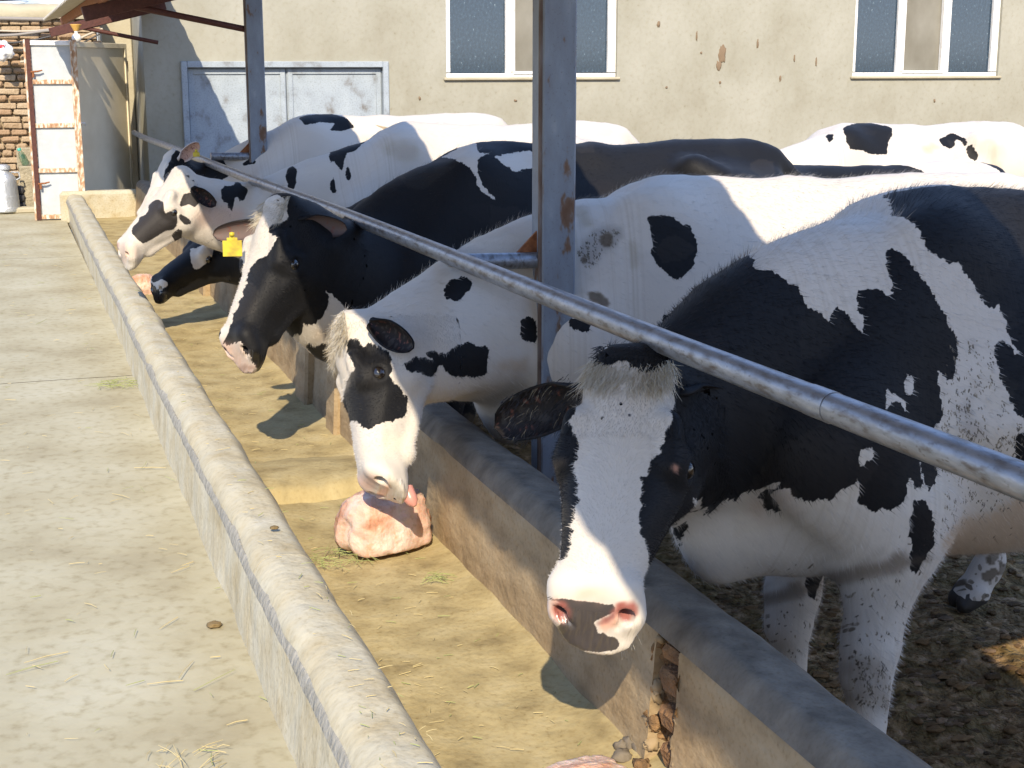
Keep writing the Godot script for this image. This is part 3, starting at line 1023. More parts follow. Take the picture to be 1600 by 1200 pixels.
# ------------------------------------------------------------------ materials of the place
func materials() -> void:
	M.fur = fur_bump(2048)
	M.fur_tone = ntex(73, 0.03, [[0.0, lin(0.74, 0.70, 0.64)], [0.45, lin(0.97, 0.95, 0.92)], [1.0, lin(1, 1, 1)]], 512, 5)
	var W := lin(1, 1, 1)
	var bumpy := ntex(11, 0.02, [[0, Color.BLACK], [1, Color.WHITE]], 1024, 7)
	M.bumpy = bumpy
	var speck := ntex(12, 0.06, [[0.0, lin(0.55, 0.50, 0.42)], [0.22, lin(0.88, 0.86, 0.82)], [0.5, W], [1.0, W]], 1024, 7)
	M.alley = surf(ntex(21, 0.005, [[0.0, lin(0.295, 0.255, 0.16)], [0.35, lin(0.36, 0.322, 0.212)], [0.6, lin(0.39, 0.355, 0.243)], [1.0, lin(0.43, 0.40, 0.29)]], 1024, 8), Vector3.ONE * 0.30, ntex(13, 0.03, [[0.0, lin(0.70, 0.66, 0.58)], [0.3, lin(0.92, 0.91, 0.88)], [0.5, W], [1.0, W]], 1024, 8), Vector3.ONE * 0.55, bumpy, 0.16, 0.9)
	M.trough = surf(ntex(22, 0.008, [[0.0, lin(0.185, 0.14, 0.065)], [0.3, lin(0.305, 0.24, 0.115)], [0.6, lin(0.385, 0.31, 0.155)], [1.0, lin(0.43, 0.36, 0.205)]], 1024, 7), Vector3.ONE * 0.6, speck, Vector3.ONE * 0.8, bumpy, 0.35, 0.92)
	M.crest = surf(ntex(23, 0.007, [[0.0, lin(0.34, 0.28, 0.165)], [0.3, lin(0.415, 0.365, 0.25)], [0.6, lin(0.445, 0.41, 0.305)], [1.0, lin(0.48, 0.455, 0.37)]], 1024, 6), Vector3.ONE * 0.5, speck, Vector3.ONE * 0.8, bumpy, 0.5, 0.9)
	M.inner = surf(ntex(24, 0.007, [[0.0, lin(0.20, 0.14, 0.075)], [0.4, lin(0.31, 0.225, 0.125)], [1.0, lin(0.40, 0.31, 0.19)]], 1024, 6), Vector3(0.5, 0.9, 0.5), speck, Vector3.ONE * 0.9, bumpy, 0.4, 0.9)
	M.cap = surf(ntex(25, 0.01, [[0.0, lin(0.085, 0.07, 0.052)], [0.5, lin(0.165, 0.14, 0.108)], [1.0, lin(0.26, 0.22, 0.165)]], 1024, 6), Vector3.ONE * 0.8, speck, Vector3.ONE * 1.4, bumpy, 0.3, 0.8, 0.3)
	M.plaster = surf(ntex(26, 0.005, [[0.0, lin(0.275, 0.26, 0.205)], [0.4, lin(0.31, 0.30, 0.245)], [0.6, lin(0.325, 0.316, 0.262)], [1.0, lin(0.355, 0.347, 0.295)]], 1024, 7), Vector3(0.22, 0.16, 0.22), ntex(27, 0.05, [[0.0, lin(0.72, 0.68, 0.6)], [0.2, lin(0.95, 0.94, 0.92)], [0.5, W], [1, W]], 1024, 6), Vector3.ONE * 0.3, bumpy, 0.35, 0.95, 0.2)
	M.plaster_pale = surf(ntex(28, 0.006, [[0.0, lin(0.36, 0.32, 0.225)], [1.0, lin(0.46, 0.42, 0.32)]], 512, 6), Vector3.ONE * 0.5, null, Vector3.ONE, bumpy, 0.4, 0.95, 0.2)
	M.mud = surf(ntex(29, 0.016, [[0.0, lin(0.035, 0.022, 0.010)], [0.35, lin(0.11, 0.068, 0.028)], [0.55, lin(0.19, 0.118, 0.052)], [0.75, lin(0.28, 0.18, 0.095)], [1.0, lin(0.44, 0.30, 0.20)]], 1024, 8), Vector3.ONE * 0.9, ntex(30, 0.02, [[0.0, lin(0.45, 0.5, 0.32)], [0.6, W], [1, W]], 512, 6), Vector3.ONE * 0.5, bumpy, 3.0, 0.85, 0.25)
	M.dirt_ground = surf(ntex(31, 0.01, [[0.0, lin(0.24, 0.18, 0.11)], [1.0, lin(0.38, 0.30, 0.20)]], 512, 6), Vector3.ONE * 0.3, speck, Vector3.ONE, bumpy, 1.0, 0.95)
	M.steel_paint = surf(ntex(32, 0.008, [[0.0, lin(0.11, 0.055, 0.028)], [0.20, lin(0.14, 0.085, 0.055)], [0.30, lin(0.165, 0.185, 0.215)], [0.7, lin(0.19, 0.22, 0.255)], [1.0, lin(0.25, 0.275, 0.30)]], 1024, 6), Vector3(1.3, 0.55, 1.3), ntex(33, 0.08, [[0, lin(0.55, 0.5, 0.45)], [0.25, W], [1, W]], 512, 4), Vector3.ONE * 2.0, bumpy, 0.1, 0.55)
	M.rail = surf(ntex(34, 0.012, [[0.0, lin(0.07, 0.05, 0.04)], [0.24, lin(0.13, 0.12, 0.115)], [0.42, lin(0.22, 0.235, 0.255)], [0.75, lin(0.29, 0.305, 0.33)], [1.0, lin(0.37, 0.38, 0.39)]], 1024, 6), Vector3(3.0, 3.0, 0.9), ntex(35, 0.05, [[0, lin(0.3, 0.25, 0.22)], [0.28, W], [1, W]], 512, 5), Vector3(3, 3, 1.2), bumpy, 0.06, 0.36)
	M.rail.metallic = 0.55
	M.flange = surf(ntex(68, 0.02, [[0.0, lin(0.07, 0.04, 0.025)], [0.5, lin(0.12, 0.085, 0.065)], [1.0, lin(0.19, 0.19, 0.20)]], 256, 5), Vector3(2, 1, 2), null, Vector3.ONE, bumpy, 0.1, 0.7)
	M.rust = surf(ntex(36, 0.03, [[0.0, lin(0.12, 0.045, 0.02)], [0.5, lin(0.24, 0.09, 0.035)], [1.0, lin(0.36, 0.16, 0.06)]], 512, 5), Vector3.ONE * 2.0, null, Vector3.ONE, bumpy, 0.15, 0.8)
	M.band = surf(ntex(65, 0.03, [[0.0, lin(0.17, 0.16, 0.13)], [0.5, lin(0.29, 0.275, 0.235)], [1.0, lin(0.42, 0.39, 0.32)]], 512, 6), Vector3.ONE * 1.5, null, Vector3.ONE, bumpy, 0.6, 0.95)
	M.brown = surf(ntex(37, 0.03, [[0.0, lin(0.055, 0.02, 0.016)], [1.0, lin(0.10, 0.035, 0.025)]], 512, 5), Vector3.ONE * 2.0, null, Vector3.ONE, bumpy, 0.1, 0.6)
	M.sheet = surf(ntex(38, 0.01, [[0.0, lin(0.48, 0.42, 0.31)], [1.0, lin(0.60, 0.54, 0.42)]], 512, 5), Vector3.ONE, null, Vector3.ONE, bumpy, 0.1, 0.7)
	M.door_paint = surf(ntex(39, 0.008, [[0.0, lin(0.12, 0.105, 0.09)], [0.2, lin(0.22, 0.235, 0.25)], [0.4, lin(0.30, 0.345, 0.39)], [1.0, lin(0.36, 0.41, 0.455)]], 1024, 7), Vector3(0.5, 0.4, 0.5), speck, Vector3.ONE * 0.8, bumpy, 0.1, 0.6)
	M.gate_white = surf(ntex(40, 0.01, [[0.0, lin(0.55, 0.55, 0.54)], [0.3, lin(0.40, 0.43, 0.455)], [1.0, lin(0.46, 0.50, 0.53)]], 512, 6), Vector3.ONE * 1.2, null, Vector3.ONE, bumpy, 0.08, 0.6)
	M.gate_grey = surf(ntex(41, 0.01, [[0.0, lin(0.62, 0.55, 0.40)], [1.0, lin(0.70, 0.63, 0.48)]], 512, 6), Vector3.ONE * 0.8, null, Vector3.ONE, bumpy, 0.04, 0.95, 0.1)
	M.gate_edge = surf(ntex(42, 0.02, [[0.0, lin(0.22, 0.11, 0.06)], [0.45, lin(0.42, 0.26, 0.15)], [0.65, lin(0.58, 0.52, 0.44)], [1.0, lin(0.66, 0.62, 0.55)]], 512, 5), Vector3(3, 1, 3), null, Vector3.ONE, bumpy, 0.1, 0.7)
	M.bricks = []
	for i in 5:
		var c: Array = [[0.345, 0.255, 0.165], [0.37, 0.28, 0.185], [0.32, 0.22, 0.14], [0.385, 0.30, 0.205], [0.335, 0.245, 0.16]][i]
		M.bricks.append(surf(ntex(50 + i, 0.02, [[0.0, lin(c[0] * 0.6, c[1] * 0.55, c[2] * 0.5)], [0.4, lin(c[0], c[1], c[2])], [1.0, lin(c[0] * 1.12, c[1] * 1.15, c[2] * 1.2)]], 256, 6), Vector3.ONE * 2.0, null, Vector3.ONE, bumpy, 0.6, 0.95, 0.2))
	M.mortar = surf(ntex(56, 0.02, [[0.0, lin(0.25, 0.19, 0.12)], [1.0, lin(0.36, 0.29, 0.19)]], 256, 6), Vector3.ONE * 2.0, null, Vector3.ONE, bumpy, 0.8, 0.95, 0.2)
	M.stone = surf(ntex(57, 0.02, [[0.0, lin(0.24, 0.21, 0.15)], [1.0, lin(0.42, 0.37, 0.27)]], 256, 6), Vector3.ONE * 1.5, null, Vector3.ONE, bumpy, 0.8, 0.95, 0.2)
	M.pvc = surf(ntex(58, 0.02, [[0.0, lin(0.42, 0.40, 0.35)], [0.3, lin(0.72, 0.72, 0.70)], [1.0, lin(0.80, 0.80, 0.79)]], 512, 6), Vector3(1.5, 0.6, 1.5), null, Vector3.ONE, bumpy, 0.05, 0.45)
	M.glass = mat(Color(0.055, 0.085, 0.11), 0.06, 0.0, 0.9)
	M.glass.albedo_texture = ntex(59, 0.05, [[0.0, Color(0.07, 0.14, 0.20)], [0.60, Color(0.12, 0.20, 0.27)], [0.84, Color(0.17, 0.25, 0.31)], [0.90, Color(0.5, 0.56, 0.58)], [1.0, Color(0.8, 0.82, 0.8)]], 512, 5)
	M.glass.albedo_color = Color.WHITE
	M.glass.uv1_triplanar = true; M.glass.uv1_world_triplanar = true; M.glass.uv1_scale = Vector3(1.1, 0.8, 1.1)
	M.inside = surf(ntex(67, 0.01, [[0.0, lin(0.15, 0.14, 0.11)], [1.0, lin(0.23, 0.22, 0.185)]], 256, 5), Vector3(0.8, 0.5, 0.8), null, Vector3.ONE, null, 0.0, 0.8)
	M.hoof = mat(lin(0.035, 0.03, 0.025), 0.6)
	M.eye = mat(lin(0.008, 0.006, 0.005), 0.05, 0.0, 0.8)
	M.hair_white = mat(lin(0.58, 0.53, 0.43), 0.6)
	M.hair_cream = mat(lin(0.46, 0.38, 0.25), 0.6)
	M.hair_black = mat(lin(0.014, 0.013, 0.014), 0.5)
	M.tag = mat(Color.WHITE, 0.5)
	M.tag.albedo_texture = ntex(66, 0.02, [[0.0, lin(0.30, 0.22, 0.03)], [0.4, lin(0.50, 0.39, 0.025)], [1.0, lin(0.58, 0.46, 0.03)]], 128, 4)
	M.tag.uv1_triplanar = true; M.tag.uv1_scale = Vector3.ONE * 6.0
	M.alu = mat(lin(0.55, 0.58, 0.62), 0.45, 0.7)
	M.alu.heightmap_enabled = true; M.alu.heightmap_texture = bumpy; M.alu.heightmap_scale = 0.3
	M.salt = surf(ntex(60, 0.006, [[0.0, lin(0.34, 0.15, 0.08)], [0.25, lin(0.50, 0.27, 0.17)], [0.45, lin(0.58, 0.38, 0.29)], [0.7, lin(0.62, 0.46, 0.38)], [1.0, lin(0.66, 0.54, 0.47)]], 512, 5), Vector3(2.4, 1.7, 2.4), ntex(61, 0.02, [[0.0, lin(0.60, 0.52, 0.34)], [0.35, W], [1, W]], 512, 5), Vector3.ONE * 2.2, bumpy, 0.35, 0.5)
	M.salt.subsurf_scatter_enabled = true; M.salt.subsurf_scatter_strength = 0.25
	M.straw = mat(lin(0.50, 0.41, 0.20), 0.7)
	M.straw_green = mat(lin(0.30, 0.33, 0.12), 0.7)
	M.dung = mat(lin(0.16, 0.11, 0.045), 0.9)
	M.black_cable = mat(lin(0.03, 0.03, 0.035), 0.5)
	M.grey_cable = mat(lin(0.22, 0.20, 0.18), 0.6)
	M.pale_cable = mat(lin(0.42, 0.36, 0.28), 0.6)
	M.bulb = mat(lin(0.75, 0.73, 0.68), 0.2)
	M.holder = mat(lin(0.60, 0.36, 0.09), 0.5)
	M.bag = mat(lin(0.78, 0.78, 0.78), 0.4)
	M.bag_red = mat(lin(0.6, 0.03, 0.04), 0.4)
	M.film = mat(lin(0.40, 0.48, 0.56), 0.3)
	M.bottle = mat(Color(0.25, 0.42, 0.3, 0.35), 0.05)
	M.bottle.transparency = BaseMaterial3D.TRANSPARENCY_ALPHA

# ------------------------------------------------------------------ shapes of the place
func sheet_grid(x0: float, x1: float, z0: float, z1: float, nx: int, nz_: int, fn: Callable) -> Array:
	var rows := []
	for j in nz_ + 1:
		var r := PackedVector3Array()
		var z := lerpf(z0, z1, float(j) / nz_)
		for i in nx + 1:
			var x := lerpf(x0, x1, float(i) / nx)
			r.append(Vector3(x, fn.call(x, z), z))
		rows.append(r)
	return rows

# a wall drawn along z from a profile of (x, y); the surface is trowelled by noise
func sweep(mb: MB, prof: Array, z0: float, z1: float, step: float, amp: float, sd: int, caps := true) -> void:
	var f := noise(sd, 2.2, 4)
	var rows := []
	var n: int = max(1, int(abs(z1 - z0) / step))
	for j in n + 1:
		var z := lerpf(z0, z1, float(j) / n)
		var r := PackedVector3Array()
		for i in prof.size():
			var p: Vector2 = prof[i]
			var a: Vector2 = prof[max(i - 1, 0)]
			var b: Vector2 = prof[min(i + 1, prof.size() - 1)]
			var d := (b - a).normalized()
			var nn := Vector2(-d.y, d.x)
			var k := f.get_noise_3d(p.x * 1.5, p.y * 1.5, z) * amp
			if i == 0 or i == prof.size() - 1: k = 0.0
			r.append(Vector3(p.x + nn.x * k, p.y + nn.y * k, z))
		rows.append(r)
	mb.grid(rows, false, z1 > z0)
	if caps:
		for e in [rows[0], rows[n]]:
			var c := Vector3.ZERO
			for q in e: c += q
			c /= e.size()
			var inside: Vector3 = c + Vector3(0, 0, (z1 - z0) * (0.5 if e == rows[0] else -0.5))
			for i in e.size():
				mb.away(c, c, e[i], e[(i + 1) % e.size()], inside)

func rounded(pts: Array, r := 0.02, k := 4) -> Array:
	var out := []
	for i in pts.size():
		var p: Vector2 = pts[i]
		if i == 0 or i == pts.size() - 1:
			out.append(p)
			continue
		var a: Vector2 = pts[i - 1]
		var b: Vector2 = pts[i + 1]
		var ra: float = min(r, p.distance_to(a) * 0.45)
		var rb: float = min(r, p.distance_to(b) * 0.45)
		var s := p + (a - p).normalized() * ra
		var e := p + (b - p).normalized() * rb
		for j in k + 1:
			var t := float(j) / k
			out.append(s.lerp(p, t).lerp(p.lerp(e, t), t))
	return out

func dense(pts: Array, step := 0.03) -> Array:
	var out := []
	for i in pts.size() - 1:
		var n: int = max(1, int(pts[i].distance_to(pts[i + 1]) / step))
		for j in n: out.append(pts[i].lerp(pts[i + 1], float(j) / n))
	out.append(pts[pts.size() - 1])
	return out

func rock(sx: float, sy: float, sz: float, sd: int, m: Material, rough := 0.16, sides := 40, boxy := 0.35, flat := 0.6) -> ArrayMesh:
	var f := noise(sd, 1.1, 4)
	var mb := MB.new()
	var rows := []
	var n := sides / 2
	for i in n + 1:
		var th := PI * i / n
		var r := PackedVector3Array()
		for j in sides:
			var ph := TAU * j / sides
			var d := Vector3(sin(th) * cos(ph), -cos(th), sin(th) * sin(ph))
			var mx: float = max(abs(d.x), max(abs(d.y), abs(d.z)))
			var k := lerpf(1.0, 1.0 / mx * 0.8, boxy) * (1.0 + f.get_noise_3d(d.x, d.y, d.z) * rough * 2.0 + f.get_noise_3d(d.x * 4 + 9, d.y * 4, d.z * 4) * rough * 0.35)
			var p := d * k
			if p.y < -flat: p.y = -flat + (p.y + flat) * 0.12
			r.append(Vector3(p.x * sx, p.y * sy, p.z * sz))
		rows.append(r)
	mb.grid(rows, true)
	return mb.mesh(m)

# ------------------------------------------------------------------ the place
func build_ground() -> void:
	var far := MB.new()
	far.grid(sheet_grid(-90, 90, 60, -120, 12, 12, func(_x, _z): return -0.62))
	tag(put("ground", far.mesh(M.dirt_ground)), "pale dry earth of the yard around the alley", "", "", "structure")
	# alley: concrete poured in three bays with a joint between
	var alley := base("feed_alley", "pale worn concrete floor of the feed alley left of the trough", "", "", Vector3.ZERO)
	alley.set_meta("kind", "structure")
	var f := noise(5, 0.9, 4)
	for b in [[4.0, -6.846], [-6.854, -11.4], [-11.408, -15.58]]:
		var mb := MB.new()
		mb.grid(sheet_grid(-4.2, 0.53, b[0], b[1], 48, int(abs(b[0] - b[1]) / 0.09), func(x, z): return f.get_noise_2d(x, z) * 0.006 - 0.004))
		var rim := MB.new()
		mb.quad(Vector3(-4.2, -0.4, b[1]), Vector3(0.53, -0.4, b[1]), Vector3(0.53, -0.006, b[1]), Vector3(-4.2, -0.006, b[1]))
		mb.quad(Vector3(0.53, -0.4, b[0]), Vector3(-4.2, -0.4, b[0]), Vector3(-4.2, -0.006, b[0]), Vector3(0.53, -0.006, b[0]))
		put("floor_slab", mb.mesh(M.alley), alley)
	var under := MB.new()
	under.quad(Vector3(-4.2, -0.03, -15.58), Vector3(0.53, -0.03, -15.58), Vector3(0.53, -0.03, 4.0), Vector3(-4.2, -0.03, 4.0))
	put("joint_fill", under.mesh(M.mud), alley)
	# the pen: trodden mud with hoof prints
	var g := noise(6, 1.3, 5)
	var g2 := noise(8, 5.0, 3, FastNoiseLite.TYPE_CELLULAR)
	var pen := MB.new()
	var fn := func(x: float, z: float) -> float: return PEN + 0.025 + g.get_noise_2d(x, z) * 0.05 + g2.get_noise_2d(x, z) * 0.055
	pen.grid(sheet_grid(1.37, 3.8, 1.5, -7.0, 90, 300, fn))
	pen.grid(sheet_grid(3.8, 14.0, 1.5, -15.2, 90, 130, fn))
	pen.grid(sheet_grid(1.37, 3.8, -7.0, -15.2, 40, 110, fn))
	var rng := RandomNumberGenerator.new()
	rng.seed = 61
	var cl := MultiMesh.new()
	cl.transform_format = MultiMesh.TRANSFORM_3D
	cl.use_colors = true
	var cmat := mat(Color.WHITE, 0.8, 0.0, 0.3)
	cmat.vertex_color_use_as_albedo = true
	cmat.heightmap_enabled = true; cmat.heightmap_texture = M.bumpy; cmat.heightmap_scale = 0.6
	cmat.uv1_triplanar = true; cmat.uv1_scale = Vector3.ONE * 0.4
	cl.mesh = rock(1.0, 0.6, 1.0, 611, cmat, 0.45, 14, 0.1, 2.0)
	cl.instance_count = 9000
	for i in 9000:
		var near := i % 3 != 0
		var x := rng.randf_range(1.42, 3.6) if near else rng.randf_range(1.42, 7.0)
		var z := rng.randf_range(-4.5, 0.2) if near else rng.randf_range(-9.0, 0.2)
		var sz := lerpf(0.004, 0.019, pow(rng.randf(), 2.5))
		cl.set_instance_transform(i, Transform3D(Basis(Vector3.UP, rng.randf() * TAU).scaled(Vector3(sz * rng.randf_range(0.8, 1.8), sz * rng.randf_range(0.4, 0.9), sz)), Vector3(x, fn.call(x, z), z)))
		var k := rng.randf_range(0.5, 1.5)
		cl.set_instance_color(i, Color(0.17 * k, 0.098 * k, 0.040 * k) if rng.randf() < 0.75 else Color(0.28 * k, 0.18 * k, 0.10 * k))
	var co := MultiMeshInstance3D.new()
	co.name = "mud_clods"
	co.multimesh = cl
	tag(co, "loose clods of dried mud and dung on the pen floor", "mud", "", "stuff")
	add_child(co, true)
	tag(put("pen_ground", pen.mesh(M.mud)), "dark churned mud and dung on the floor of the cattle pen", "", "", "structure")

func build_trough() -> void:
	var t := base("feed_trough", "long concrete feed trough with rounded low kerb and taller back wall", "trough")
	var f := noise(7, 1.6, 5)
	var fl := MB.new()
	fl.grid(sheet_grid(0.64, 1.20, 1.6, -14.2, 26, 420, func(x, z): return 0.004 + f.get_noise_2d(x, z) * 0.012 + 0.03 * pow(abs(x - 0.93) / 0.27, 4.0)))
	put("trough_floor", fl.mesh(M.trough), t)
	# the kerb was cast in lengths; its foot and its crest do not run quite parallel
	var wob := noise(95, 0.35, 3)
	var lean := func(p: Vector3) -> float:
		var k := (-p.z - 2.8) / 11.1
		return lerpf(-0.02 + 0.07 * k, -0.02 + 0.025 * k, clampf(p.y / 0.17, 0.0, 1.0)) + wob.get_noise_1d(p.z) * 0.012
	var kerb := dense(rounded([Vector2(0.50, -0.05), Vector2(0.531, 0.168), Vector2(0.540, 0.171), Vector2(0.540, 0.179), Vector2(0.536, 0.188), Vector2(0.553, 0.216), Vector2(0.585, 0.229), Vector2(0.662, 0.222), Vector2(0.692, 0.185), Vector2(0.712, 0.07), Vector2(0.725, -0.05)], 0.018), 0.016)
	var cuts := [1.6, -1.30, -3.42, -5.75, -8.1, -10.9, -14.2]
	for i in cuts.size() - 1:
		var fw := MB.new()
		sweep(fw, kerb, cuts[i] - 0.0015, cuts[i + 1] + 0.0015, 0.035, 0.010, 91)
		for j in fw.v.size(): fw.v[j].x += lean.call(fw.v[j])
		put("front_kerb", fw.mesh(M.crest), t)
	# the grey band of bare mortar along the edge of the crest
	var bn := noise(96, 3.5, 5)
	var band := MB.new()
	var brow := []
	for j in 400:
		var z := lerpf(1.6, -14.1, j / 399.0)
		var sh: float = lean.call(Vector3(0, 0.17, z))
		var up: float = 0.001 + 0.016 * clampf(0.15 + 1.7 * bn.get_noise_1d(z * 1.3), 0, 1)
		var dn: float = 0.001 + 0.009 * clampf(0.15 + 1.6 * bn.get_noise_1d(z * 1.7 + 50.0), 0, 1)
		var r := PackedVector3Array()
		for q in [[0.530, 0.166 - dn - 0.006], [0.5265, 0.166 - dn], [0.5315, 0.178], [0.5355, 0.188], [0.5375 + up * 0.75, 0.188 + up], [0.5425 + up * 0.75, 0.186 + up]]:
			r.append(Vector3(q[0] + sh, q[1], z))
		brow.append(r)
	band.grid(brow, false, false)
	put("mortar_band", band.mesh(M.band), t)
	var prof := dense(rounded([Vector2(1.150, -0.05), Vector2(1.175, 0.30), Vector2(1.205, 0.335), Vector2(1.30, 0.325), Vector2(1.37, 0.27), Vector2(1.385, 0.1), Vector2(1.39, -0.42)], 0.03), 0.02)
	for z in [[1.6, -2.415], [-2.525, -14.2]]:
		var bw := MB.new()
		sweep(bw, prof, z[0], z[1], 0.05, 0.010, 92)
		put("back_wall", bw.mesh(M.inner), t)
	# the smooth dark top, rubbed by necks, a trowelled cap 4 mm proud of the wall
	var cap := dense(rounded([Vector2(1.1735, 0.292), Vector2(1.179, 0.309), Vector2(1.207, 0.341), Vector2(1.302, 0.331), Vector2(1.374, 0.275), Vector2(1.3895, 0.1)], 0.02), 0.015)
	var cm := MB.new()
	sweep(cm, cap, 1.6, -14.2, 0.05, 0.010, 92, false)
	put("wall_cap", cm.mesh(M.cap), t)
	# the broken stretch: the render has fallen out of a joint and shows raw brick
	var cn := noise(27, 9.0, 5)
	var core := MB.new()
	var crows := []
	for j in 44:
		var r := PackedVector3Array()
		var yy := lerpf(-0.03, 0.298, j / 43.0)
		for i in 16:
			var zz := lerpf(-2.405, -2.535, i / 15.0)
			r.append(Vector3(1.205 + cn.get_noise_2d(zz * 2.0, yy) * 0.05 * (1.0 - pow(j / 43.0, 6.0)) - 0.025 * pow(abs(i / 7.5 - 1.0), 3.0), yy, zz))
		crows.append(r)
	core.grid(crows)
	core.box(Vector3(1.29, 0.10, -2.47), Vector3(0.10, 0.34, 0.13))
	put("broken_core", core.mesh(M.raw), t)
	var rng := RandomNumberGenerator.new()
	rng.seed = 4
	for q in [[0.05, 0.06, 0], [0.125, 0.055, 2], [0.205, 0.06, 1], [0.268, 0.04, 0]]:
		var bm := MB.new()
		bm.box(Vector3.ZERO, Vector3(0.05, q[1], 0.075), 0.01)
		for i in bm.v.size(): bm.v[i] += Vector3(cn.get_noise_3dv(bm.v[i]), cn.get_noise_3dv(bm.v[i] * 1.3), cn.get_noise_3dv(bm.v[i] * 0.7)) * 0.016
		var bo := put("brick", bm.mesh(M.raw_brick), t)
		bo.position = Vector3(1.197, q[0], -2.455 + rng.randf_range(-0.012, 0.012))
		bo.rotation = Vector3(rng.randf_range(-0.15, 0.15), rng.randf_range(-0.2, 0.2), 0.05)
	for i in 22:
		var q := put("loose_render", rock(rng.randf_range(0.006, 0.016), rng.randf_range(0.008, 0.022), rng.randf_range(0.006, 0.016), 330 + i, M.inner if i % 3 else M.raw, 0.35, 12, 0.3, 2.0), t)
		var yy := rng.randf_range(0.02, 0.29)
		q.position = Vector3(1.158 + yy * 0.075 + 0.008, yy, (-2.412 if i % 2 else -2.528) + rng.randf_range(-0.006, 0.006))
		q.rotation = Vector3(rng.randf() * 3.0, rng.randf() * 3.0, 0)
	for i in 12:
		var r := put("rubble", rock(rng.randf_range(0.010, 0.024), 0.014, rng.randf_range(0.010, 0.024), 300 + i, M.cap if i % 2 else M.raw, 0.3, 14, 0.2), t)
		r.position = Vector3(rng.randf_range(1.09, 1.17), rng.randf_range(0.008, 0.02), rng.randf_range(-2.60, -2.36))
	# the end and the buttresses on the inner face
	var e := MB.new()
	e.box(Vector3(0.95, 0.10, -14.22), Vector3(0.92, 0.31, 0.16), 0.03)
	put("end_wall", e.mesh(M.crest), t)
	for p in [[-5.45, 0.015, 0.29, 0.16], [-6.02, 0.022, 0.27, 0.22], [-9.15, 0.03, 0.28, 0.22], [-9.9, 0.02, 0.26, 0.18]]:
		var bm := MB.new()
		bm.box(Vector3(1.16 - p[1] / 2 + 0.03, p[2] / 2 - 0.02, p[0]), Vector3(p[1] + 0.08, p[2] + 0.04, p[3]), 0.012, Basis(Vector3.BACK, -0.05))
		put("buttress", bm.mesh(M.inner), t)
	var rd := MB.new()
	var rg := noise(17, 3.0, 4)
	var rows := []
	for i in 40:
		var r := PackedVector3Array()
		var x := lerpf(0.64, 1.19, i / 39.0)
		for q in [[-4.56, 0.0], [-4.585, 0.045], [-4.61, 0.062], [-4.70, 0.066], [-4.85, 0.05], [-4.98, 0.03], [-5.15, 0.0]]:
			r.append(Vector3(x, q[1] + rg.get_noise_2d(x, q[0]) * 0.02, q[0] + rg.get_noise_2d(x * 2.0 + 40.0, q[0]) * 0.03))
		rows.append(r)
	rd.grid(rows, false, false)
	put("cross_ridge", rd.mesh(M.trough), t)

const RX := 1.22
func rail_y(z: float) -> float:
	return 0.765 + 0.110 * clampf((z + 13.4) / 11.9, 0.0, 1.0) - 0.004 * sin((z + 4.0) * 1.1)

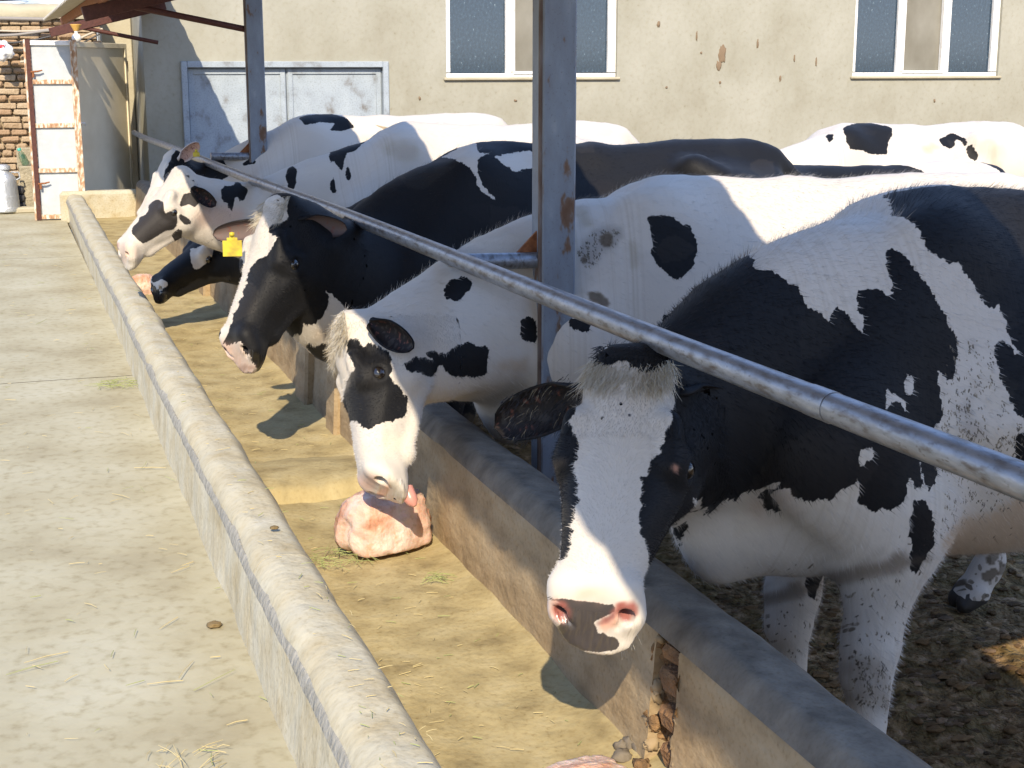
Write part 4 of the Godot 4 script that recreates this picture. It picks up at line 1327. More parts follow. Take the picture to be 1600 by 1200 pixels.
func build_steel() -> void:
	for p in [[-4.03, "blue-grey steel post with rust streaks beside the nearest cow's head"], [-9.25, "distant blue-grey steel post in front of the metal barn door"]]:
		var o := base("steel_post", p[1], "post", "posts of the canopy", Vector3(1.515, PEN, p[0]))
		var m := MB.new()
		m.box(Vector3(0, 1.20, 0), Vector3(0.105, 2.44, 0.09), 0.006)
		put("column", m.mesh(M.steel_paint), o)
		var l := MB.new()
		l.box(Vector3(-0.054, 1.20, 0.035), Vector3(0.012, 2.40, 0.012), 0.003)
		put("flange", l.mesh(M.flange), o)
		var s := MB.new()
		s.tube(PackedVector3Array([Vector3(-0.05, 1.20, 0.01), Vector3(-0.292, 1.205, 0.01)]), PackedFloat32Array([0.024, 0.024]), 14)
		put("stub_pipe", s.mesh(M.rail), o)
		var g := MB.new()
		var a := Vector3(-0.0525, 1.19, 0.0)
		for zz in [0.004, -0.004]:
			pass
		var p0 := [Vector3(-0.0525, 1.220, 0), Vector3(-0.115, 1.223, 0), Vector3(-0.0525, 1.285, 0)]
		var dz := Vector3(0, 0, 0.004)
		g.away(p0[0] + dz, p0[0] + dz, p0[1] + dz, p0[2] + dz, p0[0] - dz)
		g.away(p0[0] - dz, p0[0] - dz, p0[1] - dz, p0[2] - dz, p0[0] + dz)
		for i in 3: g.away(p0[i] + dz, p0[(i + 1) % 3] + dz, p0[(i + 1) % 3] - dz, p0[i] - dz, (p0[0] + p0[1] + p0[2]) / 3.0)
		put("gusset", g.mesh(M.rust), o)
	var rail := base("neck_rail", "long grey steel pipe running above the trough's back wall", "rail")
	var path := PackedVector3Array()
	var rad := PackedFloat32Array()
	for i in 41:
		var z := lerpf(-14.6, 0.8, i / 40.0)
		path.append(Vector3(RX, rail_y(z), z)); rad.append(0.025)
	var m := MB.new()
	m.tube(path, rad, 20)
	put("pipe", m.mesh(M.rail), rail)
	for z in [-6.9, -7.35, -2.05]:
		var s := MB.new()
		var yy := rail_y(z)
		s.tube(PackedVector3Array([Vector3(RX, yy, z), Vector3(RX, yy + 0.001, z + 0.07)]), PackedFloat32Array([0.0262, 0.0262]), 20)
		put("sleeve", s.mesh(M.rail), rail)
	# canopy
	var c := base("canopy_roof", "narrow sheet metal canopy on brown steel rafters over the trough", "canopy")
	var roof := func(x: float) -> float: return 1.672 + 0.247 * x
	for part in [[0.44, 1.63, 2.5, -13.95], [1.02, 1.63, -13.95, -14.98]]:
		var rows := []
		var nn: int = int(abs(part[2] - part[3]) / 0.05)
		for j in nn + 1:
			var z := lerpf(part[2], part[3], float(j) / nn)
			var r := PackedVector3Array()
			for i in 9:
				var x := lerpf(part[0], part[1], i / 8.0)
				r.append(Vector3(x, roof.call(x) + 0.012 * sin(z * TAU / 0.20), z))
			rows.append(r)
		var mb := MB.new()
		mb.grid(rows, false, false)
		var low := []
		for r in rows:
			var r2 := PackedVector3Array()
			for q in r: r2.append(q - Vector3(0, 0.004, 0))
			low.append(r2)
		mb.grid(low, false, true)
		for i in nn:
			for e in [0, 8]: mb.away(rows[i][e], rows[i + 1][e], low[i + 1][e], low[i][e], rows[i][4])
		put("roof_sheet", mb.mesh(M.sheet), c)
	var slope := Basis(Vector3.BACK, atan(0.247))
	for z in [-14.75, -9.25, -4.03, 1.2]:
		var mb := MB.new()
		mb.box(Vector3(1.05, roof.call(1.05) - 0.115, z), Vector3(1.10, 0.085, 0.06), 0.005, slope)
		put("rafter", mb.mesh(M.brown), c)
		var br := MB.new()
		br.tube(PackedVector3Array([Vector3(1.50, 1.60, z), Vector3(0.80, 1.735, z)]), PackedFloat32Array([0.019, 0.019]), 10)
		put("brace", br.mesh(M.brown), c)
	for x in [0.62, 1.14, 1.56]:
		var mb := MB.new()
		var zf := -14.2 if x < 1.2 else -14.95
		mb.box(Vector3(x, roof.call(x) - 0.046, (2.4 + zf) / 2), Vector3(0.05, 0.06, 2.4 - zf), 0.005, slope)
		put("purlin", mb.mesh(M.rust), c)

func build_barn() -> void:
	var b := base("barn", "plastered grey-beige barn with white windows and a blue metal door", "barn")
	var Z := -15.0
	var xs := [1.38, 1.73, 3.82, 4.44, 6.36, 9.28, 11.26, 17.0]
	var ys := [-0.45, 1.26, 1.425, 2.75, 3.6]
	var w := MB.new()
	for i in xs.size() - 1:
		# door 1, windows 3 and 5
		var holes := []
		if i == 1: holes = [[-0.45, 1.425]]
		if i == 3 or i == 5: holes = [[1.26, 2.75]]
		var y0 := -0.45
		for h in holes:
			if h[0] > y0: w.box(Vector3((xs[i] + xs[i + 1]) / 2, (y0 + h[0]) / 2, Z - 0.15), Vector3(xs[i + 1] - xs[i], h[0] - y0, 0.30))
			y0 = h[1]
		w.box(Vector3((xs[i] + xs[i + 1]) / 2, (y0 + 3.6) / 2, Z - 0.15), Vector3(xs[i + 1] - xs[i], 3.6 - y0, 0.30))
	w.box(Vector3(1.53, 1.575, Z - 3.3), Vector3(0.30, 4.05, 6.0))
	w.box(Vector3(16.85, 1.575, Z - 3.3), Vector3(0.30, 4.05, 6.0))
	w.box(Vector3(9.19, 1.575, Z - 6.45), Vector3(15.62, 4.05, 0.30))
	put("wall", w.mesh(M.plaster), b)
	var rf := MB.new()
	rf.box(Vector3(9.19, 3.68, Z - 3.25), Vector3(16.0, 0.16, 7.0), 0.02)
	put("roof", rf.mesh(M.sheet), b)
	var fl := MB.new()
	fl.box(Vector3(9.19, -0.42, Z - 3.3), Vector3(15.0, 0.06, 6.0))
	put("floor", fl.mesh(M.mud), b)
	for wi in [[4.44, 6.36, [0.98, 0.0, 0.55]], [9.28, 11.26, [0.75, 0.0, 0.72]]]:
		var x0: float = wi[0]
		var x1: float = wi[1]
		var fr := MB.new()
		var zz := Z - 0.07
		var yb := 1.26
		var yt := 2.75
		fr.box(Vector3((x0 + x1) / 2, yb + 0.022, zz), Vector3(x1 - x0, 0.044, 0.07), 0.005)
		fr.box(Vector3((x0 + x1) / 2, yt - 0.03, zz), Vector3(x1 - x0, 0.06, 0.07), 0.005)
		for x in [x0 + 0.028, x1 - 0.045]: fr.box(Vector3(x, (yb + yt) / 2, zz), Vector3(0.056 if x < x0 + 0.1 else 0.09, yt - yb - 0.104, 0.07), 0.005)
		var frame := put("window", fr.mesh(M.pvc), b)
		var m1: float = x0 + (0.72 if x0 < 5 else 0.65)
		var m2: float = x0 + (1.40 if x0 < 5 else 1.26)
		for x in [m1, m2]:
			var mu := MB.new()
			mu.box(Vector3(x, (yb + yt) / 2 - 0.008, zz), Vector3(0.105, yt - yb - 0.106, 0.062), 0.005)
			mu.box(Vector3(x + (0.02 if x == m1 else -0.02), (yb + yt) / 2, zz + 0.036), Vector3(0.045, yt - yb - 0.12, 0.012), 0.003)
			put("mullion", mu.mesh(M.pvc), frame)
		for q in [[x0 + 0.056, m1 - 0.052], [m2 + 0.052, x1 - 0.09]]:
			var g := MB.new()
			g.box(Vector3((q[0] + q[1]) / 2, (yb + yt) / 2, zz - 0.012), Vector3(q[1] - q[0], yt - yb - 0.10, 0.008))
			put("pane", g.mesh(M.glass), frame)
		var op := MB.new()
		op.box(Vector3((m1 + m2) / 2, (yb + yt) / 2, zz - 0.035), Vector3(m2 - m1 - 0.105, yt - yb - 0.10, 0.008))
		put("screen", op.mesh(M.inside), frame)
		var rl := MB.new()
		rl.box(Vector3((m1 + m2) / 2, yb + 0.05, zz + 0.04), Vector3(m2 - m1 - 0.05, 0.03, 0.02), 0.004)
		put("track", rl.mesh(M.pvc), frame)
		var si := MB.new()
		si.box(Vector3((x0 + x1) / 2, yb - 0.012, Z + 0.012), Vector3(x1 - x0 + 0.06, 0.03, 0.05), 0.008)
		put("sill", si.mesh(M.plaster_pale), frame)
	# door
	var df := MB.new()
	for x in [1.76, 3.79]: df.box(Vector3(x, 0.49, Z - 0.02), Vector3(0.06, 1.87, 0.10), 0.006)
	df.box(Vector3(2.775, 1.395, Z - 0.02), Vector3(1.97, 0.06, 0.10), 0.006)
	var door := put("door", df.mesh(M.door_paint), b)
	for q in [[1.79, 2.772], [2.778, 3.76]]:
		var l := MB.new()
		l.box(Vector3((q[0] + q[1]) / 2, 0.45, Z - 0.065), Vector3(q[1] - q[0], 1.82, 0.03), 0.004)
		var leaf := put("leaf", l.mesh(M.door_paint), door)
		var fr := MB.new()
		for x in [q[0] + 0.035, q[1] - 0.035]: fr.box(Vector3(x, 0.45, Z - 0.043), Vector3(0.05, 1.80, 0.016), 0.003)
		fr.box(Vector3((q[0] + q[1]) / 2, 1.325, Z - 0.043), Vector3(q[1] - q[0] - 0.12, 0.05, 0.016), 0.003)
		put("leaf_edge", fr.mesh(M.door_paint), door)
	# broken patch in the render, showing brick
	for q in [[7.62, 1.50, 0.045, 0.09], [7.58, 1.38, 0.03, 0.05], [7.6, 1.20, 0.012, 0.015], [6.84, 1.82, 0.02, 0.03], [7.30, 1.70, 0.01, 0.05], [7.36, 1.52, 0.012, 0.012], [8.05, 1.62, 0.012, 0.05], [8.52, 1.46, 0.01, 0.04], [8.35, 1.24, 0.012, 0.03], [8.8, 1.42, 0.01, 0.05], [6.95, 1.15, 0.014, 0.012], [4.15, 1.05, 0.012, 0.02], [5.2, 1.02, 0.018, 0.012], [10.4, 0.98, 0.014, 0.02]]:
		var r := put("render_scar", rock(q[2], q[3], 0.012, 400 + int(q[1] * 10), M.scar, 0.35, 20, 0.1, 2.0), b)
		r.position = Vector3(q[0], q[1], Z)

func build_yard() -> void:
	var rng := RandomNumberGenerator.new()
	rng.seed = 77
	var Z := -15.6
	var w := base("brick_wall", "rough yellow brick wall with mud coping at the end of the alley", "wall")
	var core := MB.new()
	core.box(Vector3(-1.6, 0.80, Z - 0.20), Vector3(5.2, 2.10, 0.22))
	put("core", core.mesh(M.mortar), w)
	var y := 0.30
	var row := 0
	var kinds := []
	for k in 8:
		var hh := 0.056
		var bm := MB.new()
		var L: float = [0.175, 0.185, 0.165, 0.19, 0.09, 0.10, 0.18, 0.15][k]
		bm.box(Vector3.ZERO, Vector3(L, hh, 0.10), 0.008 + 0.004 * (k % 3))
		var f := noise(500 + k, 9.0, 3)
		for i in bm.v.size(): bm.v[i] += Vector3(f.get_noise_3dv(bm.v[i] + Vector3(3, 0, 0)), f.get_noise_3dv(bm.v[i]), f.get_noise_3dv(bm.v[i] + Vector3(0, 5, 0))) * 0.012
		kinds.append([bm.mesh(M.bricks[k % 5]), L])
	while y < 1.80:
		var x := 1.04 + (0.0 if row % 2 else -0.05)
		while x > -0.62:
			var k: int = rng.randi() % 8
			if row % 2 and x > 1.0: k = 4
			var L: float = kinds[k][1]
			var o := put("brick", kinds[k][0], w)
			o.position = Vector3(x - L / 2, y + 0.030 + rng.randf_range(-0.004, 0.004), Z - 0.09 + rng.randf_range(-0.008, 0.012))
			o.rotation = Vector3(rng.randf_range(-0.02, 0.02), rng.randf_range(-0.03, 0.03), rng.randf_range(-0.025, 0.025))
			x -= L + rng.randf_range(0.008, 0.022)
		y += 0.067
		row += 1
	for i in 26:
		var s := put("stone", rock(rng.randf_range(0.05, 0.10), rng.randf_range(0.04, 0.07), 0.07, 600 + i, M.stone, 0.25, 16, 0.3, 2.0), w)
		s.position = Vector3(rng.randf_range(-0.5, 1.0), rng.randf_range(0.02, 0.27), Z - 0.06)
	var cp := MB.new()
	var f := noise(19, 2.0, 4)
	var rows := []
	for j in 60:
		var x := lerpf(1.05, -4.0, j / 59.0)
		var r := PackedVector3Array()
		for q in [[0.06, 1.83], [0.08, 1.90], [0.03, 1.965], [-0.15, 1.98], [-0.34, 1.95], [-0.36, 1.83]]: r.append(Vector3(x, q[1] + f.get_noise_2d(x, q[0]) * 0.03, Z - 0.05 + q[0] + f.get_noise_2d(x + 30, q[1]) * 0.02))
		rows.append(r)
	cp.grid(rows)
	put("coping", cp.mesh(M.plaster_pale), w)
	var pl := base("plaster_pier", "pale plastered pier between the brick wall and the barn corner", "pier")
	var pm := MB.new()
	pm.box(Vector3(1.222, 1.0, Z - 0.66), Vector3(0.305, 2.8, 0.28), 0.01)
	put("shaft", pm.mesh(M.plaster_pale), pl)
	# two leaves of the yard gate
	var a := base("gate_leaf", "white panelled gate leaf with rusty rails, standing open by the bricks", "gate", "", Vector3(0.50, 0, -14.22))
	for i in 4:
		var p := MB.new()
		var y0: float = [0.05, 0.47, 0.875, 1.265][i]
		var y1: float = [0.425, 0.83, 1.22, 1.56][i]
		p.box(Vector3(0, (y0 + y1) / 2, -0.012), Vector3(0.355, y1 - y0 + 0.02, 0.006))
		put("panel", p.mesh(M.gate_white), a)
	for yy in [0.025, 0.447, 0.852, 1.242, 1.585]:
		var p := MB.new()
		p.box(Vector3(0, yy, 0), Vector3(0.36, 0.042, 0.03), 0.004)
		put("rail", p.mesh(M.gate_edge if yy < 1.5 else M.pvc), a)
	for x in [-0.20, 0.20]:
		var p := MB.new()
		p.box(Vector3(x, 0.805, 0), Vector3(0.04, 1.62, 0.04), 0.004)
		put("stile", p.mesh(M.brown if x < 0 else M.gate_edge), a)
		var p2 := MB.new()
		p2.box(Vector3(x - 0.03, 0.805, 0.005), Vector3(0.018, 1.62, 0.03), 0.003)
		put("stile_edge", p2.mesh(M.gate_edge), a)
	for yy in [0.33, 1.33]:
		var p := MB.new()
		p.tube(PackedVector3Array([Vector3(-0.19, yy, 0.03), Vector3(-0.13, yy + 0.005, 0.035), Vector3(-0.09, yy + 0.015, 0.03)]), PackedFloat32Array([0.009, 0.008, 0.006]), 8)
		p.box(Vector3(-0.17, yy - 0.02, 0.03), Vector3(0.02, 0.06, 0.012), 0.003)
		put("latch", p.mesh(M.rust), a)
	var d := base("gate_leaf", "plain grey metal gate leaf hiding the barn corner", "gate", "", Vector3(0.968, 0, -15.06), Basis(Vector3.UP, 1.12))
	var p := MB.new()
	p.box(Vector3(0, 0.80, 0), Vector3(1.30, 1.60, 0.03), 0.006)
	put("panel", p.mesh(M.gate_grey), d)
	var fr := MB.new()
	fr.box(Vector3(0, 1.575, 0.022), Vector3(1.30, 0.05, 0.014), 0.003)
	for x in [-0.625, 0.625]: fr.box(Vector3(x, 0.78, 0.022), Vector3(0.05, 1.54, 0.014), 0.003)
	put("frame", fr.mesh(M.gate_grey), d)
	var ed := MB.new()
	ed.box(Vector3(-0.665, 0.80, 0.01), Vector3(0.03, 1.62, 0.05), 0.004)
	put("edge", ed.mesh(M.gate_edge), d)
	for yy in [1.32, 0.4]:
		var hg := MB.new()
		hg.tube(PackedVector3Array([Vector3(0.66, yy, 0.02), Vector3(0.66, yy + 0.11, 0.02)]), PackedFloat32Array([0.011, 0.011]), 10)
		put("hinge", hg.mesh(M.gate_edge), d)
	var hd := MB.new()
	hd.tube(PackedVector3Array([Vector3(-0.61, 0.86, 0.03), Vector3(-0.59, 0.86, 0.06), Vector3(-0.56, 0.84, 0.06)]), PackedFloat32Array([0.01, 0.01, 0.008]), 8)
	put("handle", hd.mesh(M.pvc), d)
	# step, block, bottle, can, bag
	var st := base("stone_step", "low pale stone edging at the foot of the brick wall", "edging")
	var sm := MB.new()
	sm.box(Vector3(0.05, 0.02, -15.02), Vector3(0.75, 0.06, 0.16), 0.015, Basis(Vector3.UP, 0.12))
	put("slab", sm.mesh(M.plaster_pale), st)
	var bl := base("concrete_block", "upright weathered concrete block leaning on the brick wall", "block", "", Vector3(0.245, 0.0, -15.25))
	var bm := MB.new()
	bm.box(Vector3(0, 0.215, 0), Vector3(0.165, 0.43, 0.15), 0.012)
	put("block", bm.mesh(M.stone), bl)
	var bk := MB.new()
	bk.box(Vector3(0.0, 0.50, -0.10), Vector3(0.19, 0.20, 0.06), 0.01)
	put("back_slab", bk.mesh(M.stone), bl)
	var bo := base("glass_bottle", "small green bottle tipped over on the concrete block", "bottle", "", Vector3(0.235, 0.432, -15.22), Basis(Vector3.BACK, 0.35))
	var bp := MB.new()
	bp.lathe(PackedVector2Array([Vector2(0, 0), Vector2(0.036, 0.004), Vector2(0.038, 0.03), Vector2(0.038, 0.09), Vector2(0.028, 0.125), Vector2(0.015, 0.15), Vector2(0.0145, 0.165)]), Vector3.ZERO, 18)
	put("glass", bp.mesh(M.bottle), bo)
	var bc := MB.new()
	bc.lathe(PackedVector2Array([Vector2(0.017, 0.155), Vector2(0.019, 0.158), Vector2(0.019, 0.18), Vector2(0.0, 0.182)]), Vector3.ZERO, 16)
	var cpm := mat(lin(0.05, 0.35, 0.28), 0.4)
	put("cap", bc.mesh(cpm), bo)
	var can := base("milk_can", "dented aluminium milk can at the left edge by the brick wall", "can", "", Vector3(0.005, 0.0, -15.05))
	var cm := MB.new()
	cm.lathe(PackedVector2Array([Vector2(0, 0.01), Vector2(0.145, 0.01), Vector2(0.15, 0.02), Vector2(0.148, 0.05), Vector2(0.142, 0.06), Vector2(0.138, 0.16), Vector2(0.137, 0.165), Vector2(0.128, 0.30), Vector2(0.12, 0.335), Vector2(0.09, 0.37), Vector2(0.068, 0.39), Vector2(0.066, 0.42)]), Vector3.ZERO, 28)
	put("can_body", cm.mesh(M.alu), can)
	var cl := MB.new()
	cl.lathe(PackedVector2Array([Vector2(0.078, 0.412), Vector2(0.08, 0.42), Vector2(0.078, 0.445), Vector2(0.05, 0.46), Vector2(0, 0.462)]), Vector3.ZERO, 24)
	put("lid", cl.mesh(M.alu), can)
	var ch := MB.new()
	ch.tube(PackedVector3Array([Vector3(0.125, 0.31, 0), Vector3(0.16, 0.33, 0), Vector3(0.15, 0.38, 0), Vector3(0.08, 0.385, 0)]), PackedFloat32Array([0.008, 0.008, 0.008, 0.008]), 8)
	put("handle", ch.mesh(M.alu), can)
	for i in 3:
		var rr := base("dark_stone", ["dark stone beside the milk can, topmost of three", "dark stone beside the milk can, in the middle", "dark stone beside the milk can, lowest of three"][i], "stone", "dark stones by the can", Vector3(0.155, 0.20 - 0.075 * i, -15.18))
		put("stone", rock(0.05, 0.045, 0.05, 700 + i, M.dark_stone, 0.2, 18, 0.2, 2.0), rr)
	var bag := base("plastic_bag", "white plastic bag with red print hanging on the brick wall", "bag", "", Vector3(0.085, 1.52, -15.36))
	put("bag", rock(0.10, 0.085, 0.07, 801, M.bag, 0.25, 44, 0.0, 2.0), bag)
	var bp2 := put("red_print", rock(0.05, 0.018, 0.012, 802, M.bag_red, 0.3, 18, 0.0, 2.0), bag)
	bp2.position = Vector3(-0.02, 0.045, 0.062)
	var hk := MB.new()
	hk.tube(PackedVector3Array([Vector3(-0.03, 0.05, 0.0), Vector3(-0.03, 0.16, -0.06), Vector3(-0.03, 0.17, -0.20)]), PackedFloat32Array([0.012, 0.006, 0.004]), 8)
	put("bag_neck", hk.mesh(M.bag), bag)
	# cables along the top of the bricks, the lamp under the canopy's far end
	var cabs := [[[[-0.6, 1.70, -15.5], [0.1, 1.67, -15.45], [0.5, 1.715, -15.4], [0.85, 1.745, -15.4], [1.05, 1.80, -15.45]], 0.014, "grey"], [[[-0.6, 1.66, -15.5], [0.05, 1.60, -15.47], [0.42, 1.635, -15.42], [0.8, 1.73, -15.40], [1.03, 1.77, -15.43]], 0.009, "black"], [[[0.25, 1.42, -15.5], [0.46, 1.46, -15.45], [0.66, 1.55, -15.42], [0.85, 1.66, -15.42], [1.04, 1.74, -15.45]], 0.012, "pale"], [[[-0.6, 1.745, -15.5], [0.2, 1.71, -15.48], [0.6, 1.735, -15.43], [1.04, 1.79, -15.44]], 0.010, "pale"], [[[0.4, 1.50, -15.5], [0.62, 1.51, -15.48], [0.8, 1.58, -15.46], [1.03, 1.70, -15.46]], 0.007, "black"]]
	var labs := ["thick grey cable sagging along the top of the brick wall", "thin dark cable looping under the grey one on the bricks", "pale cable rising from the white gate leaf to the barn corner", "pale upper cable lying nearest the coping on the bricks", "thin dark cable just above the grey gate leaf"]
	for i in cabs.size():
		var cv := Curve3D.new()
		for q in cabs[i][0]: cv.add_point(Vector3(q[0], q[1], q[2]))
		for q in cv.point_count:
			var t: Vector3 = (cv.get_point_position(min(q + 1, cv.point_count - 1)) - cv.get_point_position(max(q - 1, 0))) / 6.0
			cv.set_point_in(q, -t); cv.set_point_out(q, t)
		var pts := cv.tessellate(4, 3)
		var rd := PackedFloat32Array()
		for q in pts: rd.append(cabs[i][1])
		var cmb := MB.new()
		cmb.tube(pts, rd, 8)
		tag(put("cable", cmb.mesh(M[cabs[i][2] + "_cable"])), labs[i], "cable", "cables on the brick wall")
	var pp := MB.new()
	pp.tube(PackedVector3Array([Vector3(-2.0, 1.855, -15.45), Vector3(0.50, 1.825, -15.45)]), PackedFloat32Array([0.018, 0.018]), 10)
	tag(put("water_pipe", pp.mesh(M.grey_cable)), "dark grey pipe fixed just under the coping of the brick wall", "pipe")
	var lm := base("light_bulb", "unlit white bulb in a yellow holder under the canopy's end", "bulb", "", Vector3(0.735, 1.695, -14.4))
	var hm := MB.new()
	hm.lathe(PackedVector2Array([Vector2(0.02, 0.0), Vector2(0.026, 0.01), Vector2(0.05, 0.055), Vector2(0.052, 0.06), Vector2(0.0, 0.062)]), Vector3.ZERO, 16)
	put("holder", hm.mesh(M.holder), lm)
	var bb := MB.new()
	var prof := PackedVector2Array()
	for i in 12: prof.append(Vector2(sin(PI * i / 12.0) * 0.043, -0.062 - cos(PI * i / 12.0) * 0.043))
	prof.append(Vector2(0.018, -0.01)); prof.append(Vector2(0.018, 0.004))
	bb.lathe(prof, Vector3.ZERO, 20)
	put("bulb", bb.mesh(M.bulb), lm)
	# translucent sheeting behind the wall
	var fm := MB.new()
	var ff := noise(23, 1.4, 4)
	var rows2 := []
	for j in 30:
		var r := PackedVector3Array()
		for i in 40:
			var x := lerpf(-2.5, 0.62, i / 39.0)
			var t := j / 29.0
			r.append(Vector3(x, lerpf(1.9, 2.6, t) + ff.get_noise_2d(x, t) * 0.05, -16.0 - t * 0.8 + ff.get_noise_2d(x * 2.0, t * 3.0 + 9) * 0.18))
		rows2.append(r)
	fm.grid(rows2, false, true)
	var fo := put("plastic_sheeting", fm.mesh(M.film))
	tag(fo, "bluish white plastic sheeting behind the brick wall's coping", "sheeting")
	var pole := MB.new()
	pole.tube(PackedVector3Array([Vector3(-1.5, 1.93, -15.8), Vector3(0.36, 2.03, -15.8)]), PackedFloat32Array([0.012, 0.012]), 8)
	tag(put("pole", pole.mesh(M.black_cable)), "thin dark pole across the plastic sheeting", "pole")

func build_small() -> void:
	var rng := RandomNumberGenerator.new()
	rng.seed = 9
	for s in [[Vector3(0.99, 0.085, -4.03), 0.152, 0.115, 0.115, 41, "large pink rock salt lick under the spotted cow's muzzle"], [Vector3(0.785, 0.05, -9.3), 0.085, 0.085, 0.08, 42, "small orange salt lick far down the trough by the low black muzzle"], [Vector3(0.985, 0.0, -2.46), 0.13, 0.06, 0.09, 43, "orange salt lump cut off by the bottom edge of the picture"]]:
		var o := base("salt_lick", s[5], "salt lick", "salt licks in the trough", s[0], Basis(Vector3.UP, 0.3))
		put("salt", rock(s[1], s[2], s[3], s[4], M.salt, 0.085, 72, 0.25, 0.55), o)
	var kinds := [M.straw, M.straw_green, M.straw]
	for zone in [["straw", "stalks of straw scattered over the alley floor", -0.9, 0.50, -1.5, -13.0, 520, 0.006], ["chaff", "short bits of straw and chaff on the trough floor", 0.72, 1.14, -1.8, -9.0, 420, 0.012], ["hay_crumbs", "straw crumbs on top of the trough's rounded kerb", 0.545, 0.66, -1.8, -8.0, 130, 0.232]]:
		for k in 2:
			var mb := MB.new()
			for i in int(zone[6] * (0.65 if k == 0 else 0.35)):
				var c := Vector3(rng.randf_range(zone[2], zone[3]), zone[7], lerpf(zone[4], zone[5], pow(rng.randf(), 1.5)))
				var L: float = rng.randf_range(0.008, 0.05) * (1.5 if rng.randf() < 0.10 and zone[0] == "straw" else (0.55 if zone[0] == "straw" else 0.32))
				var a := rng.randf() * TAU
				var d := Vector3(cos(a), rng.randf_range(-0.05, 0.1), sin(a)) * L
				var w := rng.randf_range(0.0005, 0.0012)
				mb.tube(PackedVector3Array([c - d, c + Vector3(rng.randf() - 0.5, 0.2, rng.randf() - 0.5) * L * 0.25, c + d]), PackedFloat32Array([w, w, w * 0.7]), 4, false)
			var o := put(zone[0], mb.mesh(kinds[k]))
			tag(o, ["yellow ", "greenish "][k] + zone[1], "straw", "", "stuff")
	for h in [[Vector3(0.43, 0.004, -6.62), 0.10, 70, "small heap of greenish hay by the kerb, on the floor joint", 1], [Vector3(0.84, 0.014, -3.95), 0.09, 70, "wisps of green hay beside the large salt lick", 1], [Vector3(0.28, 0.004, -2.85), 0.09, 22, "yellow straw wisp at the bottom left of the alley", 0], [Vector3(1.055, 0.014, -3.7), 0.03, 22, "tiny hay tuft right of the large salt lick", 1]]:
		var mb := MB.new()
		for i in h[2]:
			var a := rng.randf() * TAU
			var r: float = sqrt(rng.randf()) * h[1]
			var c: Vector3 = h[0] + Vector3(cos(a) * r, rng.randf() * 0.012, sin(a) * r)
			var b := rng.randf() * TAU
			var d := Vector3(cos(b), rng.randf_range(-0.1, 0.25), sin(b)) * rng.randf_range(0.01, 0.045)
			mb.tube(PackedVector3Array([c - d, c + Vector3(0, 0.004, 0), c + d]), PackedFloat32Array([0.0008, 0.0009, 0.0005]), 4, false)
		tag(put("hay_wisp", mb.mesh(kinds[h[4]])), h[3], "hay", "wisps of hay")
	for q in [[Vector3(0.433, 0.004, -3.591), 0.018, "brown dung crumb on the alley by the kerb"], [Vector3(0.60, 0.236, -3.62), 0.011, "small brown dung crumb lying on the kerb"]]:
		var o := base("dung_crumb", q[2], "dung", "", q[0])
		put("dung", rock(q[1], q[1] * 0.4, q[1], 901, M.dung, 0.3, 20, 0.0, 2.0), o)

# ------------------------------------------------------------------ the herd
func head_frame(at: Vector3, bs: Basis, poll: Vector3, muz: Vector3, front: Vector3) -> Transform3D:
	var inv := Transform3D(bs, at).affine_inverse()
	var x := (inv.basis * (muz - poll)).normalized()
	var y: Vector3 = inv.basis * front
	y = (y - x * y.dot(x)).normalized()
	return Transform3D(Basis(x, y, x.cross(y)), inv * poll)

func cow(d: Dictionary) -> void:
	d.basis = Basis(Vector3.UP, PI + d.get("yaw", 0.0))
	d.at = Vector3(d.x, PEN, d.z)
	d.h = head_frame(d.at, d.basis, d.poll, d.muz, d.front)
	d.head = d.get("hs", 0.98)
	d["rail_x"] = (d.basis.inverse() * (Vector3(RX, 0, d.z) - d.at)).x if d.get("row", true) else 99.0
	d["rail_y"] = rail_y(d.poll.z) - 0.03 - PEN
	d.patches = PATCH.get(d.key, [])
	cow_jobs.append(d)

